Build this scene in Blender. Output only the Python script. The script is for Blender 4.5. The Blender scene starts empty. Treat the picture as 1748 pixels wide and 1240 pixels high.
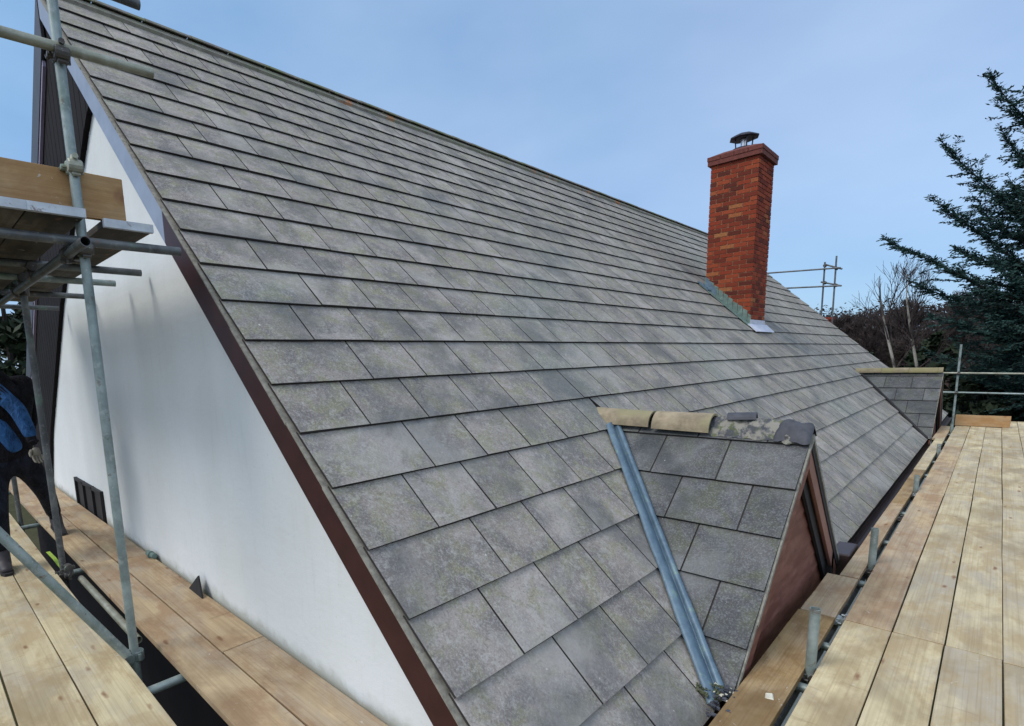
import bpy, bmesh, math, random
from mathutils import Vector, Matrix
R = math.radians
S = bpy.context.scene
COL = S.collection
# ------------------------------------------------------------------ camera
cam = bpy.data.cameras.new('camera'); camo = bpy.data.objects.new('camera', cam); COL.objects.link(camo)
a, b, c = 0.80059, -0.15853, 0.02932          # yaw, pitch, roll
Rz = Matrix.Rotation(a, 3, 'Z'); Rx = Matrix.Rotation(b, 3, 'X'); Ry = Matrix.Rotation(c, 3, 'Y')
M3 = Rz @ Rx @ Ry
right, fwd, up = M3.col[0], M3.col[1], M3.col[2]
MM = Matrix((right, up, -fwd)).transposed().to_4x4(); MM.translation = Vector((6.432, -1.334, -3.492))
camo.matrix_world = MM
cam.sensor_width = 36; cam.lens = 926.06/1748*36
cam.shift_x = (874-747.65)/1748; cam.shift_y = (765.8-620)/1748
cam.clip_start = 0.05; cam.clip_end = 2000
S.camera = camo
# ------------------------------------------------------------------ world, sun, exposure
SUN_EL, SUN_AZ = 48, 205      # azimuth measured from +y clockwise
W = bpy.data.worlds.new('World'); S.world = W; W.use_nodes = True
nt = W.node_tree; nt.nodes.clear()
out = nt.nodes.new('ShaderNodeOutputWorld'); bg = nt.nodes.new('ShaderNodeBackground'); bg.inputs[1].default_value = 0.1
sky = nt.nodes.new('ShaderNodeTexSky'); sky.sky_type = 'NISHITA'; sky.sun_disc = False
sky.sun_elevation = R(SUN_EL); sky.sun_rotation = R(SUN_AZ); sky.air_density = 1.0; sky.dust_density = .7; sky.ozone_density = 2.2
tc = nt.nodes.new('ShaderNodeTexCoord')
def wmath(op, x, y=None, z=None):
    n = nt.nodes.new('ShaderNodeMath'); n.operation = op
    for i, v in enumerate((x, y, z)):
        if v is None: continue
        if isinstance(v, (int, float)): n.inputs[i].default_value = v
        else: nt.links.new(v, n.inputs[i])
    return n.outputs[0]
# thin high cloud: a veil everywhere, whitened behind camera and overhead as added fill light
cn = nt.nodes.new('ShaderNodeTexNoise'); cn.inputs['Scale'].default_value = 1.6; cn.inputs['Detail'].default_value = 5; cn.inputs['Roughness'].default_value = .5
mp = nt.nodes.new('ShaderNodeMapping'); mp.inputs['Scale'].default_value = (1, 1, 2.2)
nt.links.new(tc.outputs['Generated'], mp.inputs['Vector']); nt.links.new(mp.outputs[0], cn.inputs['Vector'])
dt = nt.nodes.new('ShaderNodeVectorMath'); dt.operation = 'DOT_PRODUCT'
nt.links.new(tc.outputs['Generated'], dt.inputs[0]); dt.inputs[1].default_value = (0.52, -0.62, 0.58)
mr = nt.nodes.new('ShaderNodeMapRange'); mr.interpolation_type = 'SMOOTHSTEP'
nt.links.new(dt.outputs['Value'], mr.inputs[0]); mr.inputs[1].default_value = -0.05; mr.inputs[2].default_value = 0.55; mr.inputs[3].default_value = 0.0; mr.inputs[4].default_value = 0.85
veil = wmath('MULTIPLY_ADD', cn.outputs['Fac'], 0.6, -0.22)
cf = nt.nodes.new('ShaderNodeClamp'); nt.links.new(wmath('ADD', veil, mr.outputs[0]), cf.inputs[0])
mxs = nt.nodes.new('ShaderNodeMix'); mxs.data_type = 'RGBA'
sc_ = nt.nodes.new('ShaderNodeMix'); sc_.data_type = 'RGBA'; sc_.blend_type = 'MULTIPLY'; sc_.inputs[0].default_value = 1; sc_.inputs[7].default_value = (0.80, 0.92, 1.08, 1)
nt.links.new(sky.outputs[0], sc_.inputs[6])
# even, thin blue-grey haze layer with slow mauve patches
hz = nt.nodes.new('ShaderNodeMix'); hz.data_type = 'RGBA'; hn = nt.nodes.new('ShaderNodeTexNoise'); hn.inputs['Scale'].default_value = 1.1; hn.inputs['Detail'].default_value = 3
nt.links.new(tc.outputs['Generated'], hn.inputs['Vector']); hr = nt.nodes.new('ShaderNodeMapRange'); hr.inputs[1].default_value = .38; hr.inputs[2].default_value = .62; nt.links.new(hn.outputs['Fac'], hr.inputs[0])
nt.links.new(hr.outputs[0], hz.inputs[0]); hz.inputs[6].default_value = (1.75, 3.35, 5.3, 1); hz.inputs[7].default_value = (2.35, 3.55, 5.5, 1)
ev = nt.nodes.new('ShaderNodeMix'); ev.data_type = 'RGBA'; ev.inputs[0].default_value = .68
nt.links.new(sc_.outputs[2], ev.inputs[6]); nt.links.new(hz.outputs[2], ev.inputs[7])
nt.links.new(cf.outputs[0], mxs.inputs[0]); nt.links.new(ev.outputs[2], mxs.inputs[6]); mxs.inputs[7].default_value = (6.6, 7.7, 9.4, 1)
nt.links.new(mxs.outputs[2], bg.inputs[0]); nt.links.new(bg.outputs[0], out.inputs[0])
sun = bpy.data.lights.new('sun', 'SUN'); sun.energy = 1.5; sun.angle = R(25); sun.color = (1.0, 0.93, 0.84)
suno = bpy.data.objects.new('sun', sun); COL.objects.link(suno)
d = Vector((math.sin(R(SUN_AZ))*math.cos(R(SUN_EL)), math.cos(R(SUN_AZ))*math.cos(R(SUN_EL)), math.sin(R(SUN_EL))))
suno.rotation_euler = d.to_track_quat('Z', 'Y').to_euler(); suno.location = (0, 0, 30)
S.view_settings.view_transform = 'Standard'; S.view_settings.look = 'None'; S.view_settings.gamma = 1
S.view_settings.exposure = 0.56

# ------------------------------------------------------------------ materials
def newmat(name, base=(.5,.5,.5), rough=.7, metal=0.0, spec=.5):
    m = bpy.data.materials.new(name); m.use_nodes = True
    n = m.node_tree.nodes['Principled BSDF']
    n.inputs['Base Color'].default_value = (*base, 1); n.inputs['Roughness'].default_value = rough
    n.inputs['Metallic'].default_value = metal; n.inputs['Specular IOR Level'].default_value = spec
    return m
class NB:
    def __init__(s, m): s.m = m; s.t = m.node_tree; s.p = s.t.nodes['Principled BSDF']
    def n(s, ty, **k):
        x = s.t.nodes.new(ty)
        for a, v in k.items(): setattr(x, a, v)
        return x
    def l(s, a, b): s.t.links.new(a, b)
    def coord(s, scale=(1,1,1), rot=(0,0,0), rand=0):
        t = s.n('ShaderNodeTexCoord'); mp = s.n('ShaderNodeMapping'); mp.inputs['Scale'].default_value = scale; mp.inputs['Rotation'].default_value = rot
        if rand:
            oi = s.n('ShaderNodeObjectInfo'); v = s.n('ShaderNodeVectorMath', operation='MULTIPLY_ADD')
            cx = s.n('ShaderNodeCombineXYZ')
            for i in range(3): s.l(oi.outputs['Random'], cx.inputs[i])
            s.l(cx.outputs[0], v.inputs[0]); v.inputs[1].default_value = (rand, rand*1.7, rand*.6); s.l(t.outputs['Object'], v.inputs[2]); s.l(v.outputs[0], mp.inputs['Vector'])
        else: s.l(t.outputs['Object'], mp.inputs['Vector'])
        return mp.outputs[0]
    def noise(s, vec, scale, detail=4, rough=.55, dist=0):
        x = s.n('ShaderNodeTexNoise'); s.l(vec, x.inputs['Vector']); x.inputs['Scale'].default_value = scale
        x.inputs['Detail'].default_value = detail; x.inputs['Roughness'].default_value = rough; x.inputs['Distortion'].default_value = dist
        return x.outputs['Fac']
    def ramp(s, f, stops):
        x = s.n('ShaderNodeValToRGB'); e = x.color_ramp.elements
        while len(e) < len(stops): e.new(.5)
        for i, (p, c) in enumerate(stops):
            e[i].position = p; e[i].color = (*c, 1) if len(c) == 3 else c
        s.l(f, x.inputs[0]); return x.outputs[0]
    def mix(s, f, a, b, mode='MIX'):
        x = s.n('ShaderNodeMix', data_type='RGBA', blend_type=mode)
        for i, v in ((0, f), (6, a), (7, b)):
            if isinstance(v, (int, float)): x.inputs[i].default_value = v
            elif isinstance(v, tuple): x.inputs[i].default_value = (*v, 1)
            else: s.l(v, x.inputs[i])
        return x.outputs[2]
    def math(s, op, a, b=0.0):
        x = s.n('ShaderNodeMath', operation=op)
        for i, v in enumerate((a, b)):
            if isinstance(v, (int, float)): x.inputs[i].default_value = v
            else: s.l(v, x.inputs[i])
        return x.outputs[0]
    def base(s, c): s.l(c, s.p.inputs['Base Color'])
    def bump(s, h, st=.3, dist=.01):
        x = s.n('ShaderNodeBump'); x.inputs['Strength'].default_value = st; x.inputs['Distance'].default_value = dist; s.l(h, x.inputs['Height']); s.l(x.outputs[0], s.p.inputs['Normal'])
    def attr(s, name='rnd'):
        return s.n('ShaderNodeAttribute', attribute_name=name).outputs['Fac']
def g3(v): return (v, v, v)

def m_tile(name='concrete_tile', dark=1.0, lk=1.0):
    m = newmat(name, rough=.9, spec=.22); b = NB(m); v = b.coord(); r = b.attr('rnd')
    # shift the pattern per tile so that it breaks at the joints
    cx = b.n('ShaderNodeCombineXYZ'); [b.l(r, cx.inputs[i]) for i in range(3)]
    va = b.n('ShaderNodeVectorMath', operation='MULTIPLY_ADD'); b.l(cx.outputs[0], va.inputs[0]); va.inputs[1].default_value = (31, 17, 23); b.l(v, va.inputs[2]); vt = va.outputs[0]
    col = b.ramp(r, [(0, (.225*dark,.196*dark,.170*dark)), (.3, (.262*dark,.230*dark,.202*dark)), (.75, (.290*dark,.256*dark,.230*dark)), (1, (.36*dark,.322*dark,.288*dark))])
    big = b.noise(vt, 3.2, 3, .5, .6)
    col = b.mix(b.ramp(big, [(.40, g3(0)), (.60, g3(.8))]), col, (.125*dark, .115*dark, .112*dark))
    moss = b.noise(vt, 5.5, 4, .6, 1.2)
    col = b.mix(b.ramp(moss, [(.46, g3(0)), (.62, g3(.7))]), col, (.22*dark, .21*dark, .125*dark))
    run = b.noise(v, .55, 3, .5)
    col = b.mix(b.ramp(run, [(.5, g3(0)), (.75, g3(.5))]), col, (.19*dark, .24*dark, .215*dark))
    lich = b.noise(vt, 24, 6, .75, .5)
    col = b.mix(b.ramp(lich, [(.50, g3(0)), (.63, g3(.5*lk))]), col, (.40*lk, .39*lk, .36*lk))
    gr = b.noise(vt, 95, 3, .8); col = b.mix(b.ramp(gr, [(.50, g3(0)), (.60, g3(.35*lk))]), col, (.46, .44, .41))
    dp = b.noise(v, 2.1, 4, .55, .3); col = b.mix(b.ramp(dp, [(.50, g3(0)), (.66, g3(.6))]), col, (.105*dark, .11*dark, .112*dark))
    sp = b.noise(vt, 60, 4, .75)
    col = b.mix(b.ramp(sp, [(.36, g3(.5)), (.48, g3(0))]), col, (.10, .093, .088))
    wh = b.noise(v, 33, 2, .5)
    col = b.mix(b.ramp(b.noise(v, 1.4, 5, .6, .4), [(.54, g3(0)), (.66, g3(.45))]), col, (.36*lk, .345*lk, .32*lk))
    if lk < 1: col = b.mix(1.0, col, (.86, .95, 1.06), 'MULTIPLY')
    col = b.mix(b.ramp(wh, [(.76, g3(0)), (.79, g3(.7))]), col, (.62, .62, .58))
    b.base(col); h = b.math('ADD', lich, b.math('MULTIPLY', sp, .8)); b.bump(h, .45, .006); return m
M = {}
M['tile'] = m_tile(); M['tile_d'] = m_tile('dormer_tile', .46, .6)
def m_under():
    m = newmat('roof_underlay', (.03,.03,.032), .95); return m
M['under'] = m_under(); M['joint_dk'] = newmat('tile_edge_dark', (.040,.036,.034), .95, spec=.1)  # near-black for tile noses, sides and joint strips
def m_wood(name, c1, c2, c3, grey=.35, knots=True):
    m = newmat(name, rough=.78, spec=.25); b = NB(m)
    oi = b.n('ShaderNodeObjectInfo').outputs['Random']
    v = b.coord((.45, 9, 9), rand=13); v2 = b.coord((1, 2.0, 2.0), rand=29); v3 = b.coord((.30, 34, 34), rand=5)
    col = b.mix(oi, c1, c2)
    st = b.noise(v2, 1.5, 5, .6, .5); col = b.mix(b.ramp(st, [(.42, g3(0)), (.60, g3(grey))]), col, (.31, .275, .235))
    s3 = b.noise(v2, 2.6, 6, .68, .3); col = b.mix(b.ramp(s3, [(.46, g3(0)), (.60, g3(.75))]), col, c3)
    s4 = b.noise(b.coord((1.5, 2.5, 2.5), rand=53), 2.2, 4, .6); col = b.mix(b.ramp(s4, [(.55, g3(0)), (.75, g3(.5))]), col, tuple(min(.8, x*1.35) for x in c1))
    g = b.noise(v, 1.6, 4, .55, .4); col = b.mix(b.ramp(g, [(.45, g3(0)), (.62, g3(.28))]), col, tuple(x*.8 for x in c3))
    fine = b.noise(v3, 3, 3, .6); col = b.mix(b.ramp(fine, [(.36, g3(.28)), (.52, g3(0))]), col, tuple(x*.6 for x in c3))
    scr = b.noise(b.coord((7, 1.3, 1), rand=61), 3.0, 3, .6); col = b.mix(b.ramp(scr, [(.66, g3(0)), (.72, g3(.3))]), col, tuple(x*.55 for x in c3))
    dm = b.noise(b.coord((.9, 1.6, 1.6), rand=91), 1.3, 5, .62, .5); col = b.mix(b.ramp(dm, [(.52, g3(0)), (.64, g3(.5))]), col, tuple(x*.62 for x in c3))
    if knots:
        vo = b.n('ShaderNodeTexVoronoi'); wv = b.n('ShaderNodeVectorMath', operation='MULTIPLY_ADD')
        no = b.n('ShaderNodeTexNoise'); b.l(b.coord(rand=3), no.inputs['Vector']); no.inputs['Scale'].default_value = 9
        b.l(no.outputs['Color'], wv.inputs[0]); wv.inputs[1].default_value = (.12, .12, .12); b.l(b.coord((1.1, 3.4, 1), rand=41), wv.inputs[2])
        b.l(wv.outputs[0], vo.inputs['Vector']); vo.inputs['Scale'].default_value = 2.5; vo.inputs['Randomness'].default_value = 1
        col = b.mix(b.ramp(vo.outputs['Distance'], [(.05, g3(.85)), (.14, g3(.0))]), col, (.19, .09, .045))
    cs = b.noise(b.coord(rand=77), 16, 4, .7, .8); col = b.mix(b.ramp(cs, [(.68, g3(0)), (.71, g3(.7))]), col, (.50,.49,.45))
    b.base(col); b.bump(b.math('ADD', g, fine), .25, .003); return m
M['wood'] = m_wood('scaffold_board_pine', (.57,.485,.30), (.51,.435,.285), (.38,.285,.155), grey=.6)
M['wood_l'] = m_wood('scaffold_board_tan', (.46,.345,.205), (.47,.365,.22), (.31,.195,.11), grey=.5)
M['wood_y'] = m_wood('toe_board_pine', (.46,.30,.14), (.42,.27,.13), (.34,.19,.08), grey=.2)
M['wood_under'] = m_wood('shaded_board', (.085,.065,.035), (.065,.05,.03), (.04,.03,.018), grey=.3)  # pine darkened to paint in the shade under the upper platform
M['wood_dk'] = m_wood('brown_board', (.36,.25,.12), (.30,.20,.09), (.20,.12,.05), grey=.3)  # browner wood for inner boards along the eaves
def m_galv(name, c1=(.30,.36,.35), c2=(.16,.20,.19), green=.5):
    m = newmat(name, rough=.5, metal=.35); b = NB(m); v = b.coord(rand=7)
    n = b.noise(v, 7, 5, .65); col = b.mix(b.ramp(n, [(.35, g3(0)), (.65, g3(1))]), c1, c2)
    n2 = b.noise(v, 22, 4, .6); col = b.mix(b.ramp(n2, [(.56, g3(0)), (.68, g3(green))]), col, (.42,.45,.43))
    n3 = b.noise(v, 4, 4, .6); col = b.mix(b.ramp(n3, [(.6, g3(0)), (.72, g3(.5))]), col, (.14,.24,.17))
    n4 = b.noise(v, 13, 5, .7, .6); col = b.mix(b.ramp(n4, [(.60, g3(0)), (.68, g3(.75))]), col, (.13,.07,.04))
    n5 = b.noise(b.coord(rand=19), 30, 4, .7, .5); col = b.mix(b.ramp(n5, [(.66, g3(0)), (.70, g3(.8))]), col, (.48,.47,.44))
    b.base(col); b.bump(n2, .2, .002); return m
M['galv'] = m_galv('galvanised_tube'); M['galv_dk'] = m_galv('weathered_tube', (.13,.14,.14), (.06,.065,.07), .2)
M['galv_rust'] = m_galv('mottled_tube', (.34,.35,.28), (.20,.20,.15), .3)
M['band'] = m_galv('zinc_band', (.52,.56,.60), (.36,.39,.42), .6)
M['coupler'] = m_galv('coupler_steel', (.10,.095,.09), (.05,.045,.04), .1)
def m_plain(name, c, rough=.7, var=.25, scale=6, metal=0, spec=.5, bump=.15):
    m = newmat(name, c, rough, metal, spec); b = NB(m); v = b.coord()
    n = b.noise(v, scale, 5, .6); b.base(b.mix(b.ramp(n, [(.3, g3(0)), (.7, g3(1))]), tuple(x*(1-var) for x in c), tuple(min(1, x*(1+var)) for x in c))); b.bump(n, bump, .004); return m
def m_render():
    m = newmat('white_render', rough=.9, spec=.2); b = NB(m); v = b.coord()
    st = b.noise(b.coord((1.0, 1, .22)), 1.1, 2, .45)
    col = b.mix(b.ramp(st, [(.40, g3(0)), (.75, g3(.42))]), (.66,.69,.70), (.46,.50,.485))
    n = b.noise(v, 1.0, 4, .55); col = b.mix(b.ramp(n, [(.45, g3(0)), (.7, g3(.35))]), col, (.56,.58,.55))
    fs = b.noise(b.coord((9, 1, 1.2)), 2.2, 5, .65); col = b.mix(b.ramp(fs, [(.54, g3(0)), (.72, g3(.14))]), col, (.42,.42,.38))
    sp = b.noise(v, 45, 3, .7); col = b.mix(b.ramp(sp, [(.66, g3(0)), (.70, g3(.35))]), col, (.40,.38,.33))
    sx = b.n('ShaderNodeSeparateXYZ'); b.l(b.coord(), sx.inputs[0])
    bd = b.math('ADD', sx.outputs[2], b.math('MULTIPLY', b.noise(v, 6, 4, .6), .22)); col = b.mix(b.ramp(b.math('MULTIPLY', b.math('ADD', bd, 14.0), .1), [(.8985, g3(.55)), (.9045, g3(0))]), col, (.30,.30,.22))
    tr = b.noise(b.coord((1, 1, 1.6)), 7, 4, .6); hh = b.math('ADD', b.math('MULTIPLY', tr, 2.5), b.math('MULTIPLY', b.noise(v, 140, 3, .6), .5))
    b.base(col); b.bump(hh, .35, .004); return m
M['render'] = m_render()
M['brown'] = m_plain('brown_gloss_paint', (.036,.011,.010), .5, .3, 5, spec=.3)
def m_clad():
    m = newmat('brown_cladding', rough=.6, spec=.3); b = NB(m); n = b.noise(b.coord((1, 1.0, 5), rot=(R(38), 0, 0)), 3.0, 4, .6)
    col = b.mix(b.ramp(n, [(.4, g3(0)), (.62, g3(1))]), (.125,.044,.030), (.20,.085,.062)); n2 = b.noise(b.coord(), 7, 4, .6)
    col = b.mix(b.ramp(n2, [(.55, g3(0)), (.7, g3(.5))]), col, (.08,.035,.028)); b.base(col); b.bump(n, .3, .004); return m
M['brown_clad'] = m_clad()
M['soffit'] = m_plain('brown_soffit', (.21,.10,.075), .6, .2, 4)
M['dark'] = m_plain('dark_stained_timber', (.010,.008,.009), .85, .3, 3, spec=.15)
M['dark_edge'] = m_plain('dark_barge_paint', (.03,.028,.035), .5, .3, 3)
M['pale_barge'] = m_plain('pale_blue_board', (.23,.27,.355), .45, .12, 5)  # pale blue tone of the upper bargeboard length
M['lilac'] = m_plain('lilac_grey_trim', (.26,.23,.33), .6, .1, 5)
M['flat_black'] = m_plain('black_parts_and_shade', (.012,.011,.012), .8, .2, 5)  # black for real dark parts and for painted shadow strips
M['mortar_w'] = m_plain('weathered_mortar', (.21,.20,.165), .95, .35, 30)
def m_ridge(name, c, moss, orange=0.0):
    m = newmat(name, rough=.95, spec=.2); b = NB(m); v = b.coord(); n = b.noise(v, 9, 5, .65)
    col = b.mix(b.ramp(n, [(.35, g3(0)), (.65, g3(1))]), c, tuple(x*.6 for x in c))
    n2 = b.noise(v, 3.4, 4, .6); col = b.mix(b.ramp(n2, [(.45, g3(0)), (.6, g3(.85))]), col, moss)
    if orange:
        n3 = b.noise(v, 2.3, 3, .6); col = b.mix(b.ramp(n3, [(.60, g3(0)), (.66, g3(orange))]), col, (.42,.17,.07))
    b.base(col); b.bump(b.noise(v, 60, 4, .7), .5, .006); return m
M['ridge'] = m_ridge('main_ridge_concrete', (.23,.21,.19), (.14,.16,.08)); M['bed'] = m_ridge('ridge_bedding', (.27,.25,.21), (.19,.20,.14), .9)
def m_bed():
    m = newmat('old_bedding', rough=.95, spec=.15); b = NB(m); v = b.coord(); n = b.noise(v, 11, 5, .65); col = b.mix(b.ramp(n, [(.44, g3(0)), (.54, g3(1))]), (.075,.078,.09), (.24,.23,.20))
    n2 = b.noise(v, 7, 4, .6); col = b.mix(b.ramp(n2, [(.56, g3(0)), (.62, g3(.9))]), col, (.035,.035,.04)); n3 = b.noise(v, 16, 4, .65); col = b.mix(b.ramp(n3, [(.54, g3(0)), (.62, g3(.8))]), col, (.09,.11,.05)); b.base(col); b.bump(b.noise(v, 70, 4, .7), .7, .008); return m
M['bedding'] = m_bed()
M['buff'] = m_ridge('buff_ridge_clay', (.34,.28,.195), (.235,.22,.125))
M['buff2'] = m_ridge('far_ridge_clay', (.30,.25,.17), (.22,.20,.10))
def m_lead():
    m = newmat('lead', rough=.48, metal=.25); b = NB(m); v = b.coord()
    n = b.noise(v, 7, 5, .65, .5); col = b.mix(b.ramp(n, [(.3, g3(0)), (.7, g3(1))]), (.055,.098,.14), (.13,.195,.25))
    n2 = b.noise(v, 14, 4, .7); col = b.mix(b.ramp(n2, [(.56, g3(0)), (.7, g3(.7))]), col, (.17,.26,.20)); b.base(col); b.bump(n, .5, .012); return m
M['lead'] = m_lead()
M['lead_g'] = m_plain('green_stained_lead', (.11,.17,.15), .7, .35, 14)
M['lead_p'] = m_plain('bright_lead_apron', (.52,.54,.62), .5, .15, 12)
def m_brick():
    m = newmat('red_brick', rough=.88, spec=.2); b = NB(m); v = b.coord(); r = b.attr('rnd')
    col = b.ramp(r, [(0, (.075,.016,.011)), (.25, (.165,.026,.012)), (.65, (.245,.038,.015)), (.93, (.30,.060,.022)), (1, (.33,.14,.05))])
    n = b.noise(v, 35, 4, .7); col = b.mix(b.ramp(n, [(.4, g3(.45)), (.6, g3(0))]), col, (.10,.035,.025))
    b.base(col); b.bump(n, .4, .004); return m
M['brick'] = m_brick(); M['mortar'] = m_plain('brick_mortar', (.38,.21,.12), .95, .3, 25)
M['brickcap'] = m_plain('brick_cap', (.12,.032,.024), .9, .35, 18)
M['cowl'] = m_plain('cowl_metal', (.035,.035,.045), .5, .3, 20, metal=.5)
M['steel'] = m_plain('bright_steel', (.65,.65,.68), .3, .1, 10, metal=.8)
M['moss'] = m_plain('moss', (.07,.08,.04), .95, .5, 30, bump=.8)
M['scrap'] = m_plain('broken_mortar', (.55,.52,.42), .9, .2, 30)
M['slate'] = m_plain('slate_grey', (.045,.048,.06), .7, .3, 20)
M['gutter'] = m_plain('brown_gutter', (.035,.02,.018), .4, .2, 6)
def m_bark(name, c1, c2, sc=8):
    m = newmat(name, rough=.95, spec=.15); b = NB(m); n = b.noise(b.coord((1,1,.5)), sc, 4, .6); b.base(b.mix(b.ramp(n, [(.45, g3(0)), (.58, g3(1))]), c1, c2)); return m
M['bark'] = m_bark('grey_brown_bark', (.075,.055,.05), (.04,.03,.027))
M['bark_red'] = m_bark('reddish_twigs', (.066,.052,.049), (.042,.034,.032))
M['birch'] = m_bark('birch_bark', (.34,.32,.28), (.07,.06,.055), 3)
M['cedar_bark'] = m_bark('cedar_bark', (.045,.04,.038), (.025,.022,.02))
def m_leaf(name, c1, c2, sc=1.2):
    m = newmat(name, rough=.75, spec=.25); b = NB(m); r = b.attr('rnd'); n = b.noise(b.coord(), sc, 3, .5)
    b.base(b.mix(b.math('ADD', b.math('MULTIPLY', r, .6), b.math('MULTIPLY', n, .4)), c1, c2)); return m
M['needle'] = m_leaf('cedar_needles', (.012,.036,.036), (.035,.082,.068))
M['ever'] = m_leaf('evergreen_leaves', (.010,.018,.010), (.028,.042,.020))
M['wood_far'] = m_leaf('distant_wood', (.022,.018,.018), (.05,.038,.034), .3)
def m_ground():
    m = newmat('grass_ground', rough=.95, spec=.1); b = NB(m); v = b.coord(); n = b.noise(v, .35, 5, .6); n2 = b.noise(v, 5, 4, .7)
    col = b.mix(n, (.035,.048,.018), (.075,.062,.035)); col = b.mix(b.ramp(n2, [(.4, g3(.5)), (.6, g3(0))]), col, (.03,.03,.015)); b.base(col); b.bump(n2, .5, .05); return m
M['ground'] = m_ground()
def m_cloth(name, c):
    m = newmat(name, c, .9, spec=.15); b = NB(m); n = b.noise(b.coord((1, 1, .45)), 13, 3, .55, .8); w = b.noise(b.coord(), 60, 3, .6)
    b.base(b.mix(b.ramp(n, [(.35, g3(0)), (.65, g3(1))]), tuple(x*.55 for x in c), tuple(x*1.35 for x in c))); b.bump(b.math('ADD', b.math('MULTIPLY', n, 3), b.math('MULTIPLY', w, .3)), 1.0, .02); return m
M['black_cloth'] = m_cloth('black_fabric', (.012,.011,.014))
M['blue_cloth'] = m_cloth('blue_fabric', (.030,.095,.235))
M['trouser'] = m_cloth('dark_trouser', (.014,.016,.024))
M['trouser2'] = m_plain('olive_trouser', (.03,.03,.022), .9, .4, 9, spec=.2)
M['glove'] = m_plain('grey_glove', (.21,.19,.15), .85, .25, 20)
M['skin'] = m_plain('skin', (.42,.24,.17), .6, .1, 10)
M['boot'] = m_plain('boot_leather', (.028,.024,.028), .6, .3, 15)
M['lace'] = m_plain('boot_lace', (.22,.16,.20), .8, .2, 10)
M['lime'] = m_plain('lime_fabric', (.28,.42,.04), .8, .2, 10)

# ------------------------------------------------------------------ mesh helpers
class MB:
    def __init__(s): s.v = []; s.f = []; s.r = []; s.mi = []
    def add(s, vs, fs, rnd=None, mi=0):
        k = len(s.v); s.v += [tuple(v) for v in vs]
        rr = random.random() if rnd is None else rnd
        for f in fs: s.f.append(tuple(k+i for i in f)); s.r.append(rr); s.mi.append(mi)
    BF = [(0,3,2,1),(4,5,6,7),(0,1,5,4),(1,2,6,5),(2,3,7,6),(3,0,4,7)]
    def hexa(s, p, rnd=None, mi=0): s.add(p, MB.BF, rnd, mi)       # 4 lower, 4 upper
    def box(s, lo, hi, rnd=None, mi=0, jit=0):
        x0,y0,z0 = lo; x1,y1,z1 = hi
        p = [(x0,y0,z0),(x1,y0,z0),(x1,y1,z0),(x0,y1,z0),(x0,y0,z1),(x1,y0,z1),(x1,y1,z1),(x0,y1,z1)]
        if jit: p = [tuple(q+random.uniform(-jit, jit) for q in v) for v in p]
        s.hexa(p, rnd, mi)
    def prism(s, poly, dvec, rnd=None, mi=0):                     # poly: list of 3D points, extruded by dvec
        n = len(poly); d = Vector(dvec); vs = [Vector(q) for q in poly]; vs += [q+d for q in vs]
        fs = [tuple(range(n-1, -1, -1)), tuple(range(n, 2*n))] + [(i, (i+1) % n, n+(i+1) % n, n+i) for i in range(n)]
        s.add(vs, fs, rnd, mi)
    def tube(s, pts, rad, n=12, caps=True, rnd=None, mi=0, hollow=0):
        pts = [Vector(p) for p in pts]; rads = rad if isinstance(rad, (list, tuple)) else [rad]*len(pts)
        k = len(s.v); rr = random.random() if rnd is None else rnd; prev = None
        for i, p in enumerate(pts):
            t = (pts[min(i+1, len(pts)-1)]-pts[max(i-1, 0)]).normalized()
            if prev is None:
                u = t.orthogonal().normalized()
            else:
                u = (prev - t*prev.dot(t))
                u = u.normalized() if u.length > 1e-6 else t.orthogonal().normalized()
            prev = u; w = t.cross(u)
            for j in range(n):
                an = 2*math.pi*j/n; s.v.append(tuple(p+(u*math.cos(an)+w*math.sin(an))*rads[i]))
        for i in range(len(pts)-1):
            for j in range(n):
                s.f.append((k+i*n+j, k+i*n+(j+1) % n, k+(i+1)*n+(j+1) % n, k+(i+1)*n+j)); s.r.append(rr); s.mi.append(mi)
        if caps:
            s.f.append(tuple(k+j for j in range(n-1, -1, -1))); s.r.append(rr); s.mi.append(mi)
            s.f.append(tuple(k+(len(pts)-1)*n+j for j in range(n))); s.r.append(rr); s.mi.append(mi)
    def build(s, name, mats, parent=None, smooth=False, bevel=0, origin=None):
        me = bpy.data.meshes.new(name)
        vs = s.v
        if origin is not None: vs = [(v[0]-origin[0], v[1]-origin[1], v[2]-origin[2]) for v in vs]
        me.from_pydata(vs, [], s.f)
        mats = mats if isinstance(mats, (list, tuple)) else [mats]
        for m in mats: me.materials.append(m)
        if len(mats) > 1: me.polygons.foreach_set('material_index', s.mi)
        at = me.attributes.new('rnd', 'FLOAT', 'FACE'); at.data.foreach_set('value', s.r)
        if smooth: me.polygons.foreach_set('use_smooth', [True]*len(s.f))
        me.update()
        o = bpy.data.objects.new(name, me); COL.objects.link(o)
        if origin is not None: o.location = origin
        if parent is not None:
            o.parent = parent
            if origin is None: o.location = -Vector(wloc(parent))
            else: o.location = Vector(origin)-Vector(wloc(parent))
        if bevel:
            md = o.modifiers.new('bevel', 'BEVEL'); md.width = bevel; md.segments = 2; md.limit_method = 'ANGLE'
        return o
def wloc(o):
    v = Vector(o.location)
    while o.parent is not None: o = o.parent; v += Vector(o.location)
    return v
def tag(o, label=None, cat=None, group=None, kind=None):
    if label: o['label'] = label
    if cat: o['category'] = cat
    if group: o['group'] = group
    if kind: o['kind'] = kind
    return o
def empty(name, loc, label, cat, group=None):
    o = bpy.data.objects.new(name, None); COL.objects.link(o); o.location = loc; o.empty_display_size = .2
    return tag(o, label, cat, group)
TH = 0.74888; T, SN, CS = math.tan(TH), math.sin(TH), math.cos(TH)
random.seed(4)
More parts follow.
